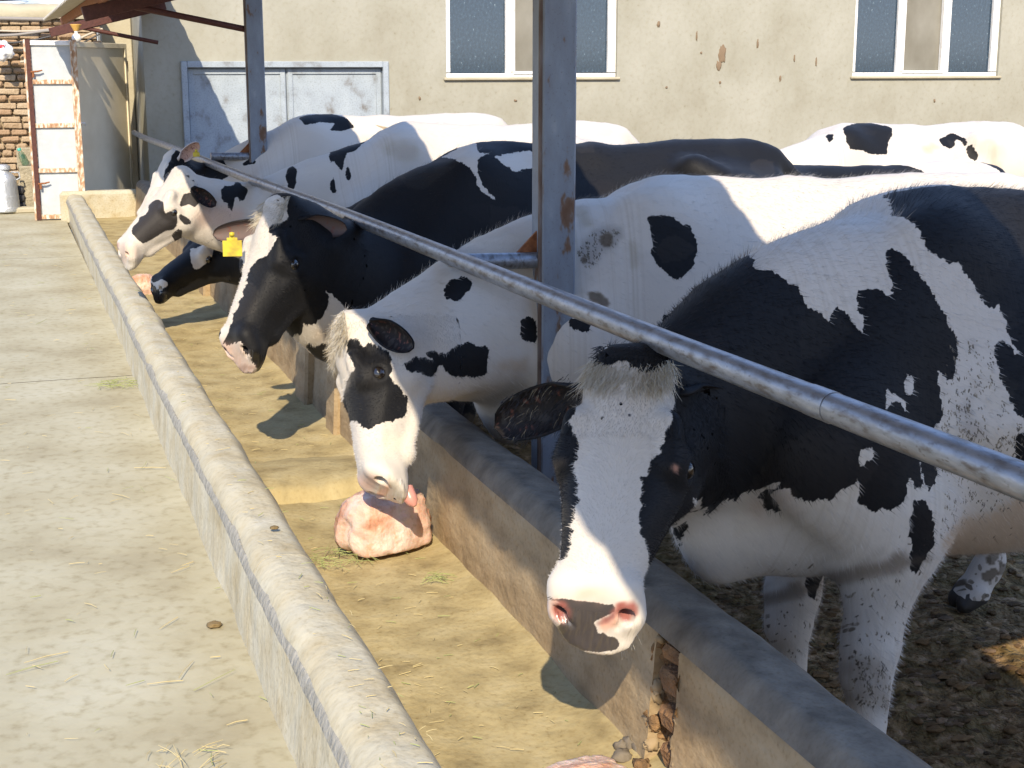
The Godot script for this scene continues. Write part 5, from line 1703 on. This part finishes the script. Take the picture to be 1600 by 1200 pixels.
func herd() -> void:
	cow({"key": "c1", "name": "cow", "label": "nearest cow, black with white blaze, facing the camera over the wall", "x": 1.86, "z": -2.86, "scale": 1.045, "cell": 0.0165, "fine": 0.0046, "tex": 2048, "seed": 1,
		"hs": 1.05, "poll": Vector3(1.16, 0.822, -2.645), "muz": Vector3(0.958, 0.455, -2.36), "front": Vector3(-1.75, 0.62, 2.2), "n1": Vector3(0.28, 0.12, 0.0), "extras": ["hair_c1"], "fur": 3,
		"ear_r": {"dir": Vector3(0.30, -0.22, 1.0), "face": Vector3(0.55, 0.8, 0.0), "len": 0.235, "wide": 0.072, "cup": 1.35}, "ear_l": {"dir": Vector3(-0.35, -0.8, -0.5), "face": Vector3(0.2, -0.4, -0.9), "len": 0.17, "wide": 0.05}})
	cow({"key": "c2", "name": "cow", "label": "white cow with black spots licking the large salt lick", "x": 1.83, "z": -4.22, "scale": 1.00, "cell": 0.019, "fine": 0.0056, "tex": 2048, "seed": 2,
		"hs": 0.95, "poll": Vector3(0.875, 0.650, -4.06), "muz": Vector3(0.86, 0.31, -3.82), "yaw": -0.17, "fur": 2, "n1": Vector3(0.36, 0.09, 0), "front": Vector3(-1.0, 0.05, -0.05), "extras": ["hair_c2"],
		"ear_l": {"base": Vector3(0.035, -0.080, -0.135), "dir": Vector3(0.62, -0.42, -0.40), "face": Vector3(0.4, 0.6, -0.75), "len": 0.165, "wide": 0.06}})
	cow({"key": "c3", "name": "cow", "label": "black cow with white poll and yellow ear tag, face in profile", "x": 1.63, "z": -5.45, "scale": 1.03, "dew": -0.12, "thick": 1.3, "cell": 0.021, "fine": 0.0062, "tex": 2048, "seed": 3, "ground": "k",
		"hs": 1.06, "poll": Vector3(0.888, 0.920, -5.126), "muz": Vector3(0.66, 0.471, -4.95), "front": Vector3(-0.88, 0.33, 0.30), "extras": ["hair_c3", "tag_c3"],
		"fur": 1, "ear_in": Color(0.12, 0.085, 0.075), "ear_r": {"dir": Vector3(0.50, 0.70, 0.85), "face": Vector3(0.5, 0.5, -0.6), "len": 0.22, "wide": 0.055}, "ear_l": {"dir": Vector3(-0.15, -0.8, -0.5), "face": Vector3(0.4, 0.0, -0.9), "len": 0.17, "wide": 0.055}})
	cow({"key": "c4", "name": "cow", "fur": 1, "label": "white cow with grey eye patch, head raised past the yellow tag", "x": 1.95, "z": -7.75, "scale": 1.02, "cell": 0.022, "fine": 0.007, "tex": 1024, "seed": 4,
		"hs": 0.98, "poll": Vector3(0.833, 0.868, -7.60), "muz": Vector3(0.518, 0.532, -7.523), "front": Vector3(-0.7, 0.65, 0.22), "ear_l": {"base": Vector3(0.03, -0.075, -0.125), "dir": Vector3(0.0, -0.75, -0.45), "face": Vector3(0.15, -0.3, -0.9), "len": 0.15, "wide": 0.055}})
	cow({"key": "cd", "name": "cow", "label": "black cow with its head lowered, muzzle near the small salt lick", "x": 2.08, "z": -6.65, "scale": 0.965, "cell": 0.024, "fine": 0.009, "tex": 1024, "seed": 5, "ground": "k",
		"hs": 0.95, "poll": Vector3(1.07, 0.55, -8.0), "muz": Vector3(0.763, 0.335, -7.9), "front": Vector3(-0.6, 0.75, 0.2)})
	cow({"key": "ca", "name": "cow", "label": "farthest cow in the row, black neck and white face by the barn door", "x": 1.75, "z": -9.35, "scale": 1.02, "cell": 0.026, "fine": 0.009, "tex": 1024, "seed": 6, "extras": ["tag_ca"], "ear_out": Color(0.5, 0.42, 0.36), "ear_in": Color(0.5, 0.32, 0.25),
		"hs": 0.95, "poll": Vector3(0.979, 0.851, -9.386), "muz": Vector3(0.761, 0.55, -9.13), "front": Vector3(-0.8, 0.5, 0.1), "ear_l": {"dir": Vector3(-0.5, -0.2, -0.8), "face": Vector3(0.6, -0.2, -0.5), "len": 0.18, "wide": 0.07}})
	cow({"key": "ce", "name": "cow", "label": "sunlit cream white cow standing behind the row, black patch on its back", "row": false, "x": 4.55, "z": -7.6, "scale": 1.0, "cell": 0.026, "fine": 0.012, "tex": 1024, "seed": 7,
		"poll": Vector3(3.62, 0.80, -7.6), "muz": Vector3(3.35, 0.40, -7.6), "front": Vector3(-0.8, 0.5, 0.1)})
	cow({"key": "cf", "name": "cow", "label": "dark backed cow with white rump between the spotted and cream cows", "row": false, "x": 3.30, "z": -6.0, "scale": 0.92, "cell": 0.028, "fine": 0.014, "tex": 1024, "seed": 8, "ground": "k",
		"poll": Vector3(2.5, 0.4, -6.2), "muz": Vector3(2.3, 0.05, -6.2), "front": Vector3(-0.8, 0.5, 0.1)})
	var id := WorkerThreadPool.add_group_task(func(i: int) -> void: cow_shape(cow_jobs[i]), cow_jobs.size())
	WorkerThreadPool.wait_for_group_task_completion(id)
	for j in cow_jobs: build_cow(j)

func hair_c1(job: Dictionary) -> void:
	var rng := RandomNumberGenerator.new()
	rng.seed = 31
	var hs: float = job.head
	var H: Transform3D = job.h
	var wh := []
	var cr := []
	var bk := []
	for i in 1300:
		var z := rng.randf_range(-0.085, 0.085)
		var x := rng.randf_range(-0.005, 0.055)
		var p := H * (Vector3(x, 0.0 - 0.6 * z * z, z) * hs)
		var d := H.basis * Vector3(rng.randf_range(0.6, 1.2), rng.randf_range(0.1, 0.55), z * 4.0 + rng.randf_range(-0.5, 0.5))
		(wh if rng.randf() < 0.6 else cr).append([p, d, rng.randf_range(0.02, 0.055)])
	for i in 500:
		var z := rng.randf_range(-0.075, 0.075)
		var p := H * (Vector3(rng.randf_range(-0.04, 0.0), -0.01 - 0.6 * z * z, z) * hs)
		bk.append([p, H.basis * Vector3(rng.randf_range(0.1, 1.0), 0.7, z * 3.0 + rng.randf_range(-0.4, 0.4)), rng.randf_range(0.015, 0.035)])
	put("forelock", strands(wh, 0.0008, M.hair_white, rng, 0.6, 1.7), job.root, "", "stuff")
	put("forelock", strands(cr, 0.0008, M.hair_cream, rng, 0.6, 1.7), job.root, "", "stuff")
	put("poll_hair", strands(bk, 0.0011, M.hair_black, rng, 0.4, 0.6), job.root, "", "stuff")
	var wk := []
	for i in 60:
		var z := rng.randf_range(-0.05, 0.05)
		wk.append([H * (Vector3(rng.randf_range(0.44, 0.50), -0.165, z) * hs), H.basis * Vector3(0.6, -0.5, z * 9.0), rng.randf_range(0.015, 0.04)])
	put("chin_whiskers", strands(wk, 0.0006, M.hair_white, rng, 0.6, 0.6), job.root, "", "stuff")
	var eh := []
	var e: Dictionary = job.ear_r
	var dd: Vector3 = e.dir.normalized()
	var fc: Vector3 = (e.face - dd * e.face.dot(dd)).normalized()
	var ac := dd.cross(fc)
	for i in 420:
		var t := rng.randf_range(0.15, 0.95)
		var s := rng.randf_range(-1.0, 1.0)
		var p := Vector3(0.035, -0.062, 0.082) + dd * (0.195 * t) + ac * (s * 0.05) + fc * 0.002
		eh.append([H * (p * hs), H.basis * (dd * 0.5 + fc * 0.35 + Vector3(0.5, 0, 0) + Vector3(rng.randf() - 0.5, rng.randf() - 0.5, rng.randf() - 0.5) * 0.7), rng.randf_range(0.010, 0.026)])
	put("ear_hair", strands(eh.slice(0, 385), 0.0007, M.hair_black, rng, 0.6, 0.8), job.root, "", "stuff")
	put("ear_hair", strands(eh.slice(385), 0.0005, M.hair_cream, rng, 0.6, 0.8), job.root, "", "stuff")

func hair_c2(job: Dictionary) -> void:
	var tg := MB.new()
	var H: Transform3D = job.h
	tg.tube(PackedVector3Array([H * Vector3(0.475, -0.135, 0), H * Vector3(0.505, -0.143, 0), H * Vector3(0.518, -0.149, 0), H * Vector3(0.529, -0.153, 0)]), PackedFloat32Array([0.020, 0.020, 0.016, 0.006]), 14)
	put("tongue", tg.mesh(mat(lin(0.50, 0.22, 0.17), 0.35)), job.root)
	tuft(job, 32, 1900, 0.085, 0.05, [0.5, 0.42, 0.08], -0.04, 0.055)

func hair_c3(job: Dictionary) -> void:
	tuft(job, 33, 1100, 0.075, 0.05, [0.7, 0.3, 0.0], -0.03, 0.06)

func tuft(job: Dictionary, sd: int, n: int, wide: float, L: float, mix: Array, x0: float, x1: float) -> void:
	var rng := RandomNumberGenerator.new()
	rng.seed = sd
	var H: Transform3D = job.h
	var hs: float = job.head
	var sets := [[], [], []]
	for i in n:
		var z := rng.randf_range(-wide, wide)
		var p := H * (Vector3(rng.randf_range(x0, x1), -0.004 - 0.6 * z * z, z) * hs)
		var d := H.basis * Vector3(rng.randf_range(0.2, 1.2), rng.randf_range(0.25, 0.75), z * 4.0 + rng.randf_range(-0.4, 0.4))
		var r := rng.randf()
		sets[0 if r < mix[0] else (1 if r < mix[0] + mix[1] else 2)].append([p, d, L * rng.randf_range(0.5, 1.2)])
	var ms := [M.hair_white, M.hair_cream, M.hair_black]
	for k in 3:
		if not sets[k].is_empty(): put("forelock", strands(sets[k], 0.0008, ms[k], rng, 0.8, 1.9), job.root, "", "stuff")

func ear_tag(job: Dictionary, at: Vector3, w: float, h: float, turn: float) -> void:
	var inv: Transform3D = (job.root as Node3D).transform.affine_inverse()
	var mb := MB.new()
	var T := inv * Transform3D(Basis(Vector3.UP, turn), at)
	mb.box(T * Vector3(0, -h * 0.62, 0), Vector3(w, h * 0.66, 0.003), 0.0014, T.basis)
	mb.box(T * Vector3(0, -h * 0.24, 0), Vector3(w * 0.55, h * 0.14, 0.003), 0.0014, T.basis)
	mb.box(T * Vector3(0, -h * 0.08, 0), Vector3(w * 0.26, h * 0.24, 0.003), 0.0014, T.basis)
	mb.lathe(PackedVector2Array([Vector2(0, -0.004), Vector2(0.008, -0.003), Vector2(0.008, 0.004), Vector2(0, 0.005)]), T * Vector3(0, -h * 0.03, 0.003), 12, T.basis * Basis(Vector3.RIGHT, PI / 2))
	put("ear_tag", mb.mesh(M.tag), job.root, "yellow plastic ear tag")

func tag_c3(job: Dictionary) -> void:
	ear_tag(job, Vector3(0.735, 0.83, -5.10), 0.066, 0.084, -0.2)

func tag_ca(job: Dictionary) -> void:
	ear_tag(job, Vector3(1.10, 0.90, -8.95), 0.04, 0.04, -0.2)

const PATCH := {
	"c1": [
		["k", 625, 1070, 615, 800, 604, 752, 545, 765, 500, 790, 480, 900, 520, 1090],
		["k", -760, 1120, -640, 1210, -560, 1140, -600, 980, -700, 900, -790, 960],
		["k", -1180, 1250, -1060, 1330, -960, 1270, -980, 1080, -1080, 900, -1170, 960],
		["k", 590, 1116, 566, 1216, 439, 1328, 362, 1369, 336, 1347, 355, 1292, 334, 1279, 315, 1266, 303, 1240, 286, 1230, 282, 1205, 278, 1173, 255, 1161, 236, 1140, 216, 1170, 197, 1156, 185, 1126, 173, 1098, 163, 1133, 167, 1168, 159, 1196, 130, 1207, 114, 1199, 98, 1181, 88, 1211, 89, 1248, 79, 1289, 67, 1297, 54, 1284, 45, 1254, 25, 1206, 5, 1166, -12, 1123, -34, 1081, -45, 1039, -34, 992, -22, 964, -6, 973, 13, 990, 13, 948, 11, 906, 15, 876, 29, 865, 29, 797, 31, 750, 52, 715, 65, 736, 85, 727, 102, 755, 110, 717, 127, 693, 145, 689, 164, 695, 177, 685, 198, 697, 217, 717, 228, 763, 237, 752, 265, 744, 277, 726, 310, 729, 323, 727, 341, 742, 350, 761, 363, 772, 368, 771, 376, 787, 391, 784, 418, 783, 417, 768, 448, 772, 465, 767, 466, 748, 493, 756, 511, 763, 526, 781, 538, 795, 571, 817, 549, 954, 536, 1044],
		["k", -36, 1485, -75, 1507, -89, 1491, -114, 1485, -214, 1495, -410, 1508, -517, 1452, -592, 1378, -465, 1213, -481, 1038, -385, 913, -295, 860, -324, 744, -260, 726, -175, 844, -151, 869, -142, 914, -136, 959, -132, 1009, -134, 1042, -152, 1051, -181, 1016, -179, 1036, -171, 1071, -166, 1114, -153, 1137, -135, 1130, -112, 1149, -103, 1176, -81, 1203, -69, 1225, -64, 1246, -42, 1242, -20, 1257, 2, 1281, 8, 1311, 5, 1329, 13, 1355, 17, 1382, -11, 1435, -29, 1466],
		["k", -154, 821, -220, 839, -246, 728, -163, 773],
		["w", 149, 955, 142, 950, 122, 933, 108, 927, 107, 901, 123, 922, 141, 923, 157, 911],
		["w", 94, 991, 84, 982, 80, 954, 89, 941, 105, 950],
		["w", 231, 820, 203, 825, 197, 805, 212, 797, 225, 789],
		["w", 71, 789, 64, 759, 55, 722, 44, 714, 49, 705, 66, 729, 73, 760],
		["k", 86, 701, 68, 696, 50, 679, 37, 646, 37, 628, 23, 602, 40, 584, 53, 554, 60, 537, 75, 547, 86, 576, 85, 601, 98, 633, 101, 670, 95, 693],
		["ts6", 10, 607, -89, 654, -168, 670, -216, 679, -337, 578, 14, 589],
		["ds6", 205, 568, 146, 587, 65, 592, 172, 576, 20, 571, 110, 550, 155, 545],
		["es3", 396, 775, 363, 761, 337, 726, 301, 701, 356, 725],
		["f25", 146, 363, 143, 386, 100, 363, 59, 311, 46, 219, 123, 252, 144, 308],
		["ds3", 147, 349, 142, 373, 98, 349, 69, 312, 46, 219, 123, 252, 144, 308],
		["f9", -33, 1071, -127, 1054, -126, 965, -140, 871, -175, 834, -188, 743, 32, 766, 18, 887, 0, 968],
		["f9", 16, 874, -168, 809, -220, 673, 11, 614],
		["f3", 160, 549, 60, 542, 58, 344, 146, 363],
		["gs2", -16, 909, -57, 910, -51, 880, -19, 883],
		["f30", -16, 909, -57, 910, -51, 880, -19, 883],
		["gs2", -63, 952, -82, 944, -74, 924, -60, 931],
		["f30", -63, 952, -82, 944, -74, 924, -60, 931],
		["gs2", -24, 872, -73, 860, -79, 820, -37, 826],
		["f30", -24, 872, -73, 860, -79, 820, -37, 826],
		["gs2", -61, 1064, -78, 1053, -89, 1030, -75, 1032],
		["f30", -61, 1064, -78, 1053, -89, 1030, -75, 1032],
		["k", 787, 1044, 786, 1039, 789, 1027, 794, 1012, 838, 957, 834, 937, 831, 910, 834, 891, 841, 869, 848, 842, 848, 822, 861, 775, 872, 744, 883, 716, 896, 683, 907, 657, 914, 652, 926, 667, 911, 768, 900, 909, 817, 1049, 804, 1086],
		["k", 628, 1013, 634, 992, 636, 977, 636, 954, 668, 927, 676, 904, 687, 882, 698, 859, 706, 845, 720, 835, 730, 818, 739, 802, 747, 797, 757, 760, 765, 725, 769, 706, 771, 677, 766, 659, 756, 643, 755, 629, 700, 626, 690, 616, 675, 631, 509, 684, 501, 684, 489, 691, 493, 714, 506, 738, 602, 749, 593, 808, 586, 864, 571, 953, 567, 1011, 557, 1069, 587, 1061],
		["k", 768, 1090, 751, 1110, 738, 1116, 717, 1131, 632, 1162, 613, 1133, 601, 1110, 566, 1072, 595, 1031, 621, 1030, 645, 1045, 662, 1033, 676, 1032, 685, 1030, 696, 1054, 708, 1054, 711, 1073, 723, 1077, 737, 1078, 748, 1079, 757, 1079],
		["n", 948, 577, 943, 569, 932, 567, 919, 562, 899, 555, 883, 549, 874, 546, 865, 540, 854, 538, 850, 532, 850, 524, 859, 519, 871, 514, 878, 510, 874, 498, 869, 487, 860, 486, 855, 480, 841, 473, 833, 461, 837, 450, 863, 451, 882, 457, 905, 463, 916, 477, 925, 493, 929, 515, 929, 520, 923, 520, 924, 538, 932, 556, 945, 568],
		["ps6", 939, 578, 928, 578, 905, 573, 887, 572, 874, 563, 859, 550, 850, 541, 866, 542, 899, 556, 919, 563, 936, 570],
		["p28", 850, 532, 840, 536, 838, 526, 842, 512, 840, 492, 851, 486, 860, 486, 869, 489, 874, 499, 858, 505, 850, 519],
		["r28", 875, 504, 869, 513, 856, 521, 850, 529, 849, 513, 858, 505, 870, 501],
		["p28", 947, 573, 944, 565, 929, 548, 924, 532, 923, 520, 930, 519, 926, 513, 940, 530, 946, 550],
		["r28", 939, 554, 930, 545, 924, 526, 932, 533],
		["r29", 851, 538, 820, 533, 812, 509, 826, 501, 849, 516],
		["r29", 946, 564, 931, 561, 917, 528, 927, 515, 942, 538],
		["p27", 694, 808, 685, 817, 677, 812, 676, 800, 688, 799],
		["ts5", 876, 878, 861, 869, 857, 852, 859, 841, 868, 859]],
	"c2": [
		["k", -20, 1219, -52, 1225, -89, 1220, -113, 1199, -145, 1189, -156, 1166, -169, 1139, -162, 1092, -150, 1050, -124, 1024, -98, 1010, -80, 1019, -50, 1049, -26, 1086, -26, 1140, -25, 1181],
		["k", -53, 893, -68, 895, -108, 871, -135, 837, -110, 813, -54, 850],
		["f22", 165, 1174, 108, 1200, 58, 1183, 80, 1134, 123, 1110, 152, 1055, 192, 1073, 194, 1117],
		["gs3", 165, 1174, 108, 1200, 58, 1183, 80, 1134, 123, 1110, 152, 1055, 192, 1073, 194, 1117],
		["d28", 124, 1170, 88, 1172, 98, 1129, 124, 1132],
		["d27", 187, 1094, 169, 1100, 174, 1075],
		["d28", 181, 974, 157, 978, 117, 942, 124, 922, 172, 944],
		["ss4", 179, 1287, 150, 1282, 143, 1212, 171, 1222],
		["ss3", 38, 1144, 17, 1087, 32, 1047, 44, 1089],
		["k", 576, 1015, 547, 1026, 528, 1001, 540, 965, 570, 942, 603, 942, 608, 973, 598, 1000],
		["k", 744, 710, 699, 728, 657, 731, 678, 744, 656, 757, 619, 752, 594, 772, 555, 796, 521, 789, 491, 787, 486, 754, 494, 714, 529, 701, 573, 694, 595, 691, 624, 710, 641, 716, 658, 683, 702, 678, 733, 688],
		["k", 378, 886, 360, 901, 334, 889, 336, 827, 371, 826, 381, 850],
		["k", 236, 896, 180, 882, 183, 841, 231, 857],
		["k", 892, 799, 859, 801, 852, 773, 838, 788, 814, 774, 785, 749, 777, 714, 784, 662, 766, 643, 745, 616, 735, 599, 742, 550, 770, 537, 798, 526, 825, 516, 846, 508, 863, 521, 890, 560, 909, 591, 912, 634, 903, 656, 891, 680, 879, 696, 890, 725, 898, 766],
		["ps5", 900, 379, 867, 357, 835, 330, 852, 331, 870, 343],
		["p27", 803, 357, 805, 336, 828, 326, 831, 314, 814, 314, 788, 314, 798, 328],
		["cs5", 873, 485, 782, 474, 753, 500, 746, 455, 811, 435, 853, 454],
		["cs5", 938, 748, 899, 708, 895, 674, 918, 641, 930, 683],
		["ts4", 495, 737, 362, 764, 361, 749, 432, 734]],
	"c3": [
		["w", 831, 1143, 818, 1153, 763, 1166, 731, 1151, 708, 1106, 715, 1023, 736, 1011, 766, 1013, 778, 996, 764, 962, 751, 946, 766, 942, 778, 915, 788, 898, 820, 894, 839, 881, 847, 866, 858, 823, 877, 772, 894, 736, 917, 686, 931, 643, 947, 617, 950, 601, 933, 585, 913, 554, 900, 517, 915, 513, 946, 525, 991, 559, 991, 596, 979, 617, 962, 642, 944, 681, 924, 729, 902, 788, 877, 840, 858, 904, 855, 959, 854, 999, 844, 1074, 846, 1103, 838, 1126],
		["k", 774, 1012, 740, 1019, 707, 1023, 709, 945, 746, 943, 768, 969],
		["w", 990, 632, 915, 575, 873, 516, 848, 450, 956, 472, 986, 555],
		["ps4", 988, 612, 914, 568, 876, 515, 852, 456, 955, 481, 986, 555],
		["ps4", 978, 596, 950, 597, 918, 556, 901, 517, 946, 531, 978, 563],
		["e28", 908, 518, 867, 495, 857, 486, 879, 484, 906, 501],
		["w", 704, 664, 685, 655, 667, 648, 659, 658, 666, 673, 646, 672, 624, 670, 603, 687, 586, 718, 579, 748, 592, 767, 564, 759, 532, 736, 500, 713, 448, 703, 385, 693, 367, 659, 490, 603, 551, 608, 596, 609, 633, 616, 682, 613, 709, 640],
		["ts3", 680, 638, 603, 646, 559, 669, 496, 656, 555, 632, 609, 618],
		["w", 28, 1436, -22, 1456, -75, 1501, -99, 1480, -71, 1375, -109, 1365, -65, 1336, -48, 1298, -51, 1242, -72, 1197, -105, 1156, -80, 1167, -46, 1193, -33, 1254, -15, 1302, 13, 1338, 21, 1415],
		["w", -131, 1351, -199, 1374, -246, 1389, -274, 1393, -320, 1386, -305, 1315, -253, 1299, -198, 1279, -170, 1303, -138, 1332]],
	"c4": [
		["b", 1265, 985, 1244, 1001, 1219, 993, 1202, 950, 1203, 908, 1195, 895, 1160, 902, 1142, 888, 1141, 850, 1154, 827, 1197, 815, 1240, 791, 1276, 773, 1312, 757, 1339, 778, 1360, 817, 1353, 856, 1323, 884, 1314, 913, 1286, 919, 1271, 944],
		["b", 1167, 805, 1140, 823, 1118, 820, 1112, 795, 1083, 764, 1099, 741, 1135, 719, 1122, 747, 1152, 787],
		["b", 1119, 956, 1098, 1003, 1068, 1010, 1033, 1004, 1014, 980, 1028, 951, 1051, 927, 1078, 944, 1118, 934],
		["b", 1132, 875, 1121, 892, 1075, 865, 1071, 849, 1104, 844],
		["k", 904, 1043, 882, 1071, 843, 1081, 807, 1127, 793, 1092, 764, 1059, 775, 1026, 790, 990, 813, 985, 822, 1006, 841, 1001, 845, 955, 858, 927, 879, 945, 881, 969, 899, 976, 904, 1008],
		["r29", 1456, 796, 1439, 810, 1425, 781, 1434, 768, 1453, 776],
		["ps4", 1449, 817, 1424, 776, 1432, 743, 1397, 687, 1345, 680, 1351, 707, 1406, 777],
		["n28", 1429, 733, 1402, 707, 1402, 695, 1423, 717],
		["k", 547, 1180, 510, 1216, 502, 1151, 520, 1074, 535, 1040, 557, 1063, 562, 1125],
		["k", 322, 1243, 287, 1339, 230, 1397, 165, 1440, 78, 1441, 81, 1388, 140, 1327, 190, 1269, 226, 1267, 248, 1208, 269, 1146, 290, 1171, 297, 1213, 322, 1206],
		["k", 338, 1076, 317, 1104, 312, 1060, 320, 1010, 342, 1033],
		["k", 248, 1152, 233, 1166, 233, 1096, 250, 1082],
		["ss3", 49, 1237, -52, 1281, -127, 1254, -120, 1171, -16, 1157],
		["ps3", 1066, 906, 797, 941, 801, 879, 1008, 867]],
	"cd": [
		["w", 1388, 1327, 1369, 1341, 1367, 1277, 1338, 1258, 1313, 1239, 1300, 1213, 1335, 1199, 1369, 1250, 1387, 1286],
		["w", 1158, 1446, 1130, 1442, 1035, 1435, 1075, 1342, 1143, 1304, 1161, 1321, 1169, 1356]],
	"ca": [
		["k", 758, 1179, 716, 1243, 635, 1231, 532, 1259, 417, 1364, 319, 1401, 374, 1326, 404, 1278, 432, 1230, 481, 1179, 451, 1163, 435, 1124, 423, 1024, 531, 964, 593, 949, 707, 990, 720, 999, 804, 969, 825, 970, 817, 1029, 790, 1092],
		["k", 336, 1093, 280, 1141, 264, 1089, 316, 1078],
		["k", -44, 1408, -233, 1454, -316, 1415, -374, 1316, -293, 1285, -215, 1281, -256, 1343, -178, 1344, -50, 1311],
		["s", -514, 1335, -629, 1292, -582, 1282],
		["s", -933, 1194, -1136, 1278, -1142, 1207],
		["ps4", 955, 852, 914, 872, 923, 791, 954, 788]],
	"ce": [
		["k", -46, 1347, -223, 1434, -277, 1413, -396, 1361, -318, 1224, -287, 1158, -174, 1159, -94, 1180, -39, 1191, -23, 1251],
		["k", 49, 1318, 29, 1317, 41, 1267, 64, 1258],
		["k", -686, 1272, -798, 1308, -829, 1246, -816, 1194, -792, 1252, -727, 1185, -677, 1209],
		["k", -819, 1173, -836, 1185, -865, 1116, -848, 1083, -817, 1112],
		["ts5", -498, 1194, -657, 1210, -557, 1146],
		["ts4", -886, 1197, -941, 1129, -985, 914, -959, 917]],
	"cf": [
		["w", -644, 1328, -735, 1341, -986, 1359, -1219, 1234, -1103, 1044, -739, 1115, -772, 1220, -679, 1295]],
}

# ------------------------------------------------------------------ camera, light, order of building
func _ready() -> void:
	var cam := Camera3D.new()
	cam.name = "camera"
	cam.fov = rad_to_deg(2.0 * atan(600.0 / 2300.0))
	cam.position = Vector3(0, 1.40, 0)
	cam.rotation = Vector3(deg_to_rad(-12.265), deg_to_rad(-18.99), 0)
	cam.near = 0.1; cam.far = 400.0
	add_child(cam)
	var env := Environment.new()
	env.background_mode = Environment.BG_SKY
	var sm := ProceduralSkyMaterial.new()
	sm.sky_top_color = Color(0.40, 0.52, 0.72)
	sm.sky_horizon_color = Color(0.84, 0.86, 0.87)
	sm.ground_horizon_color = Color(0.62, 0.60, 0.54)
	sm.ground_bottom_color = Color(0.40, 0.36, 0.30)
	sm.sky_curve = 0.12
	sm.energy_multiplier = 2.1
	var sky := Sky.new()
	sky.sky_material = sm
	env.sky = sky
	env.tonemap_mode = Environment.TONE_MAPPER_LINEAR
	env.tonemap_exposure = 1.47
	env.sdfgi_enabled = true; env.ssao_enabled = true; env.ssil_enabled = true
	var we := WorldEnvironment.new()
	we.environment = env
	we.name = "world_environment"
	add_child(we)
	var sun := DirectionalLight3D.new()
	sun.name = "sun"
	sun.light_energy = 1.6
	sun.light_color = Color(1.0, 0.94, 0.84)
	sun.light_angular_distance = 0.53
	sun.shadow_enabled = true
	sun.look_at_from_position(Vector3.ZERO, Vector3(0.45, -1.0, -1.30), Vector3.UP)
	add_child(sun)
	materials()
	M.scar = mat(lin(0.19, 0.135, 0.085), 0.95)
	M.raw = surf(ntex(63, 0.015, [[0.0, lin(0.05, 0.032, 0.018)], [0.45, lin(0.14, 0.085, 0.042)], [0.7, lin(0.26, 0.15, 0.065)], [1.0, lin(0.36, 0.23, 0.11)]], 512, 6), Vector3.ONE * 3.0, null, Vector3.ONE, M.bumpy, 1.0, 0.95)
	M.raw_brick = surf(ntex(64, 0.02, [[0.0, lin(0.10, 0.055, 0.028)], [1.0, lin(0.33, 0.18, 0.08)]], 256, 5), Vector3.ONE * 3.0, null, Vector3.ONE, M.bumpy, 0.8, 0.95)
	M.dark_stone = mat(lin(0.05, 0.05, 0.055), 0.8)
	M.rust_rail = surf(ntex(62, 0.03, [[0.0, lin(0.10, 0.05, 0.04)], [0.5, lin(0.20, 0.13, 0.12)], [1.0, lin(0.34, 0.30, 0.29)]], 256, 5), Vector3(4, 4, 4), null, Vector3.ONE, M.bumpy, 0.05, 0.45)
	build_ground()
	build_trough()
	build_steel()
	build_barn()
	build_yard()
	herd()
	build_small()
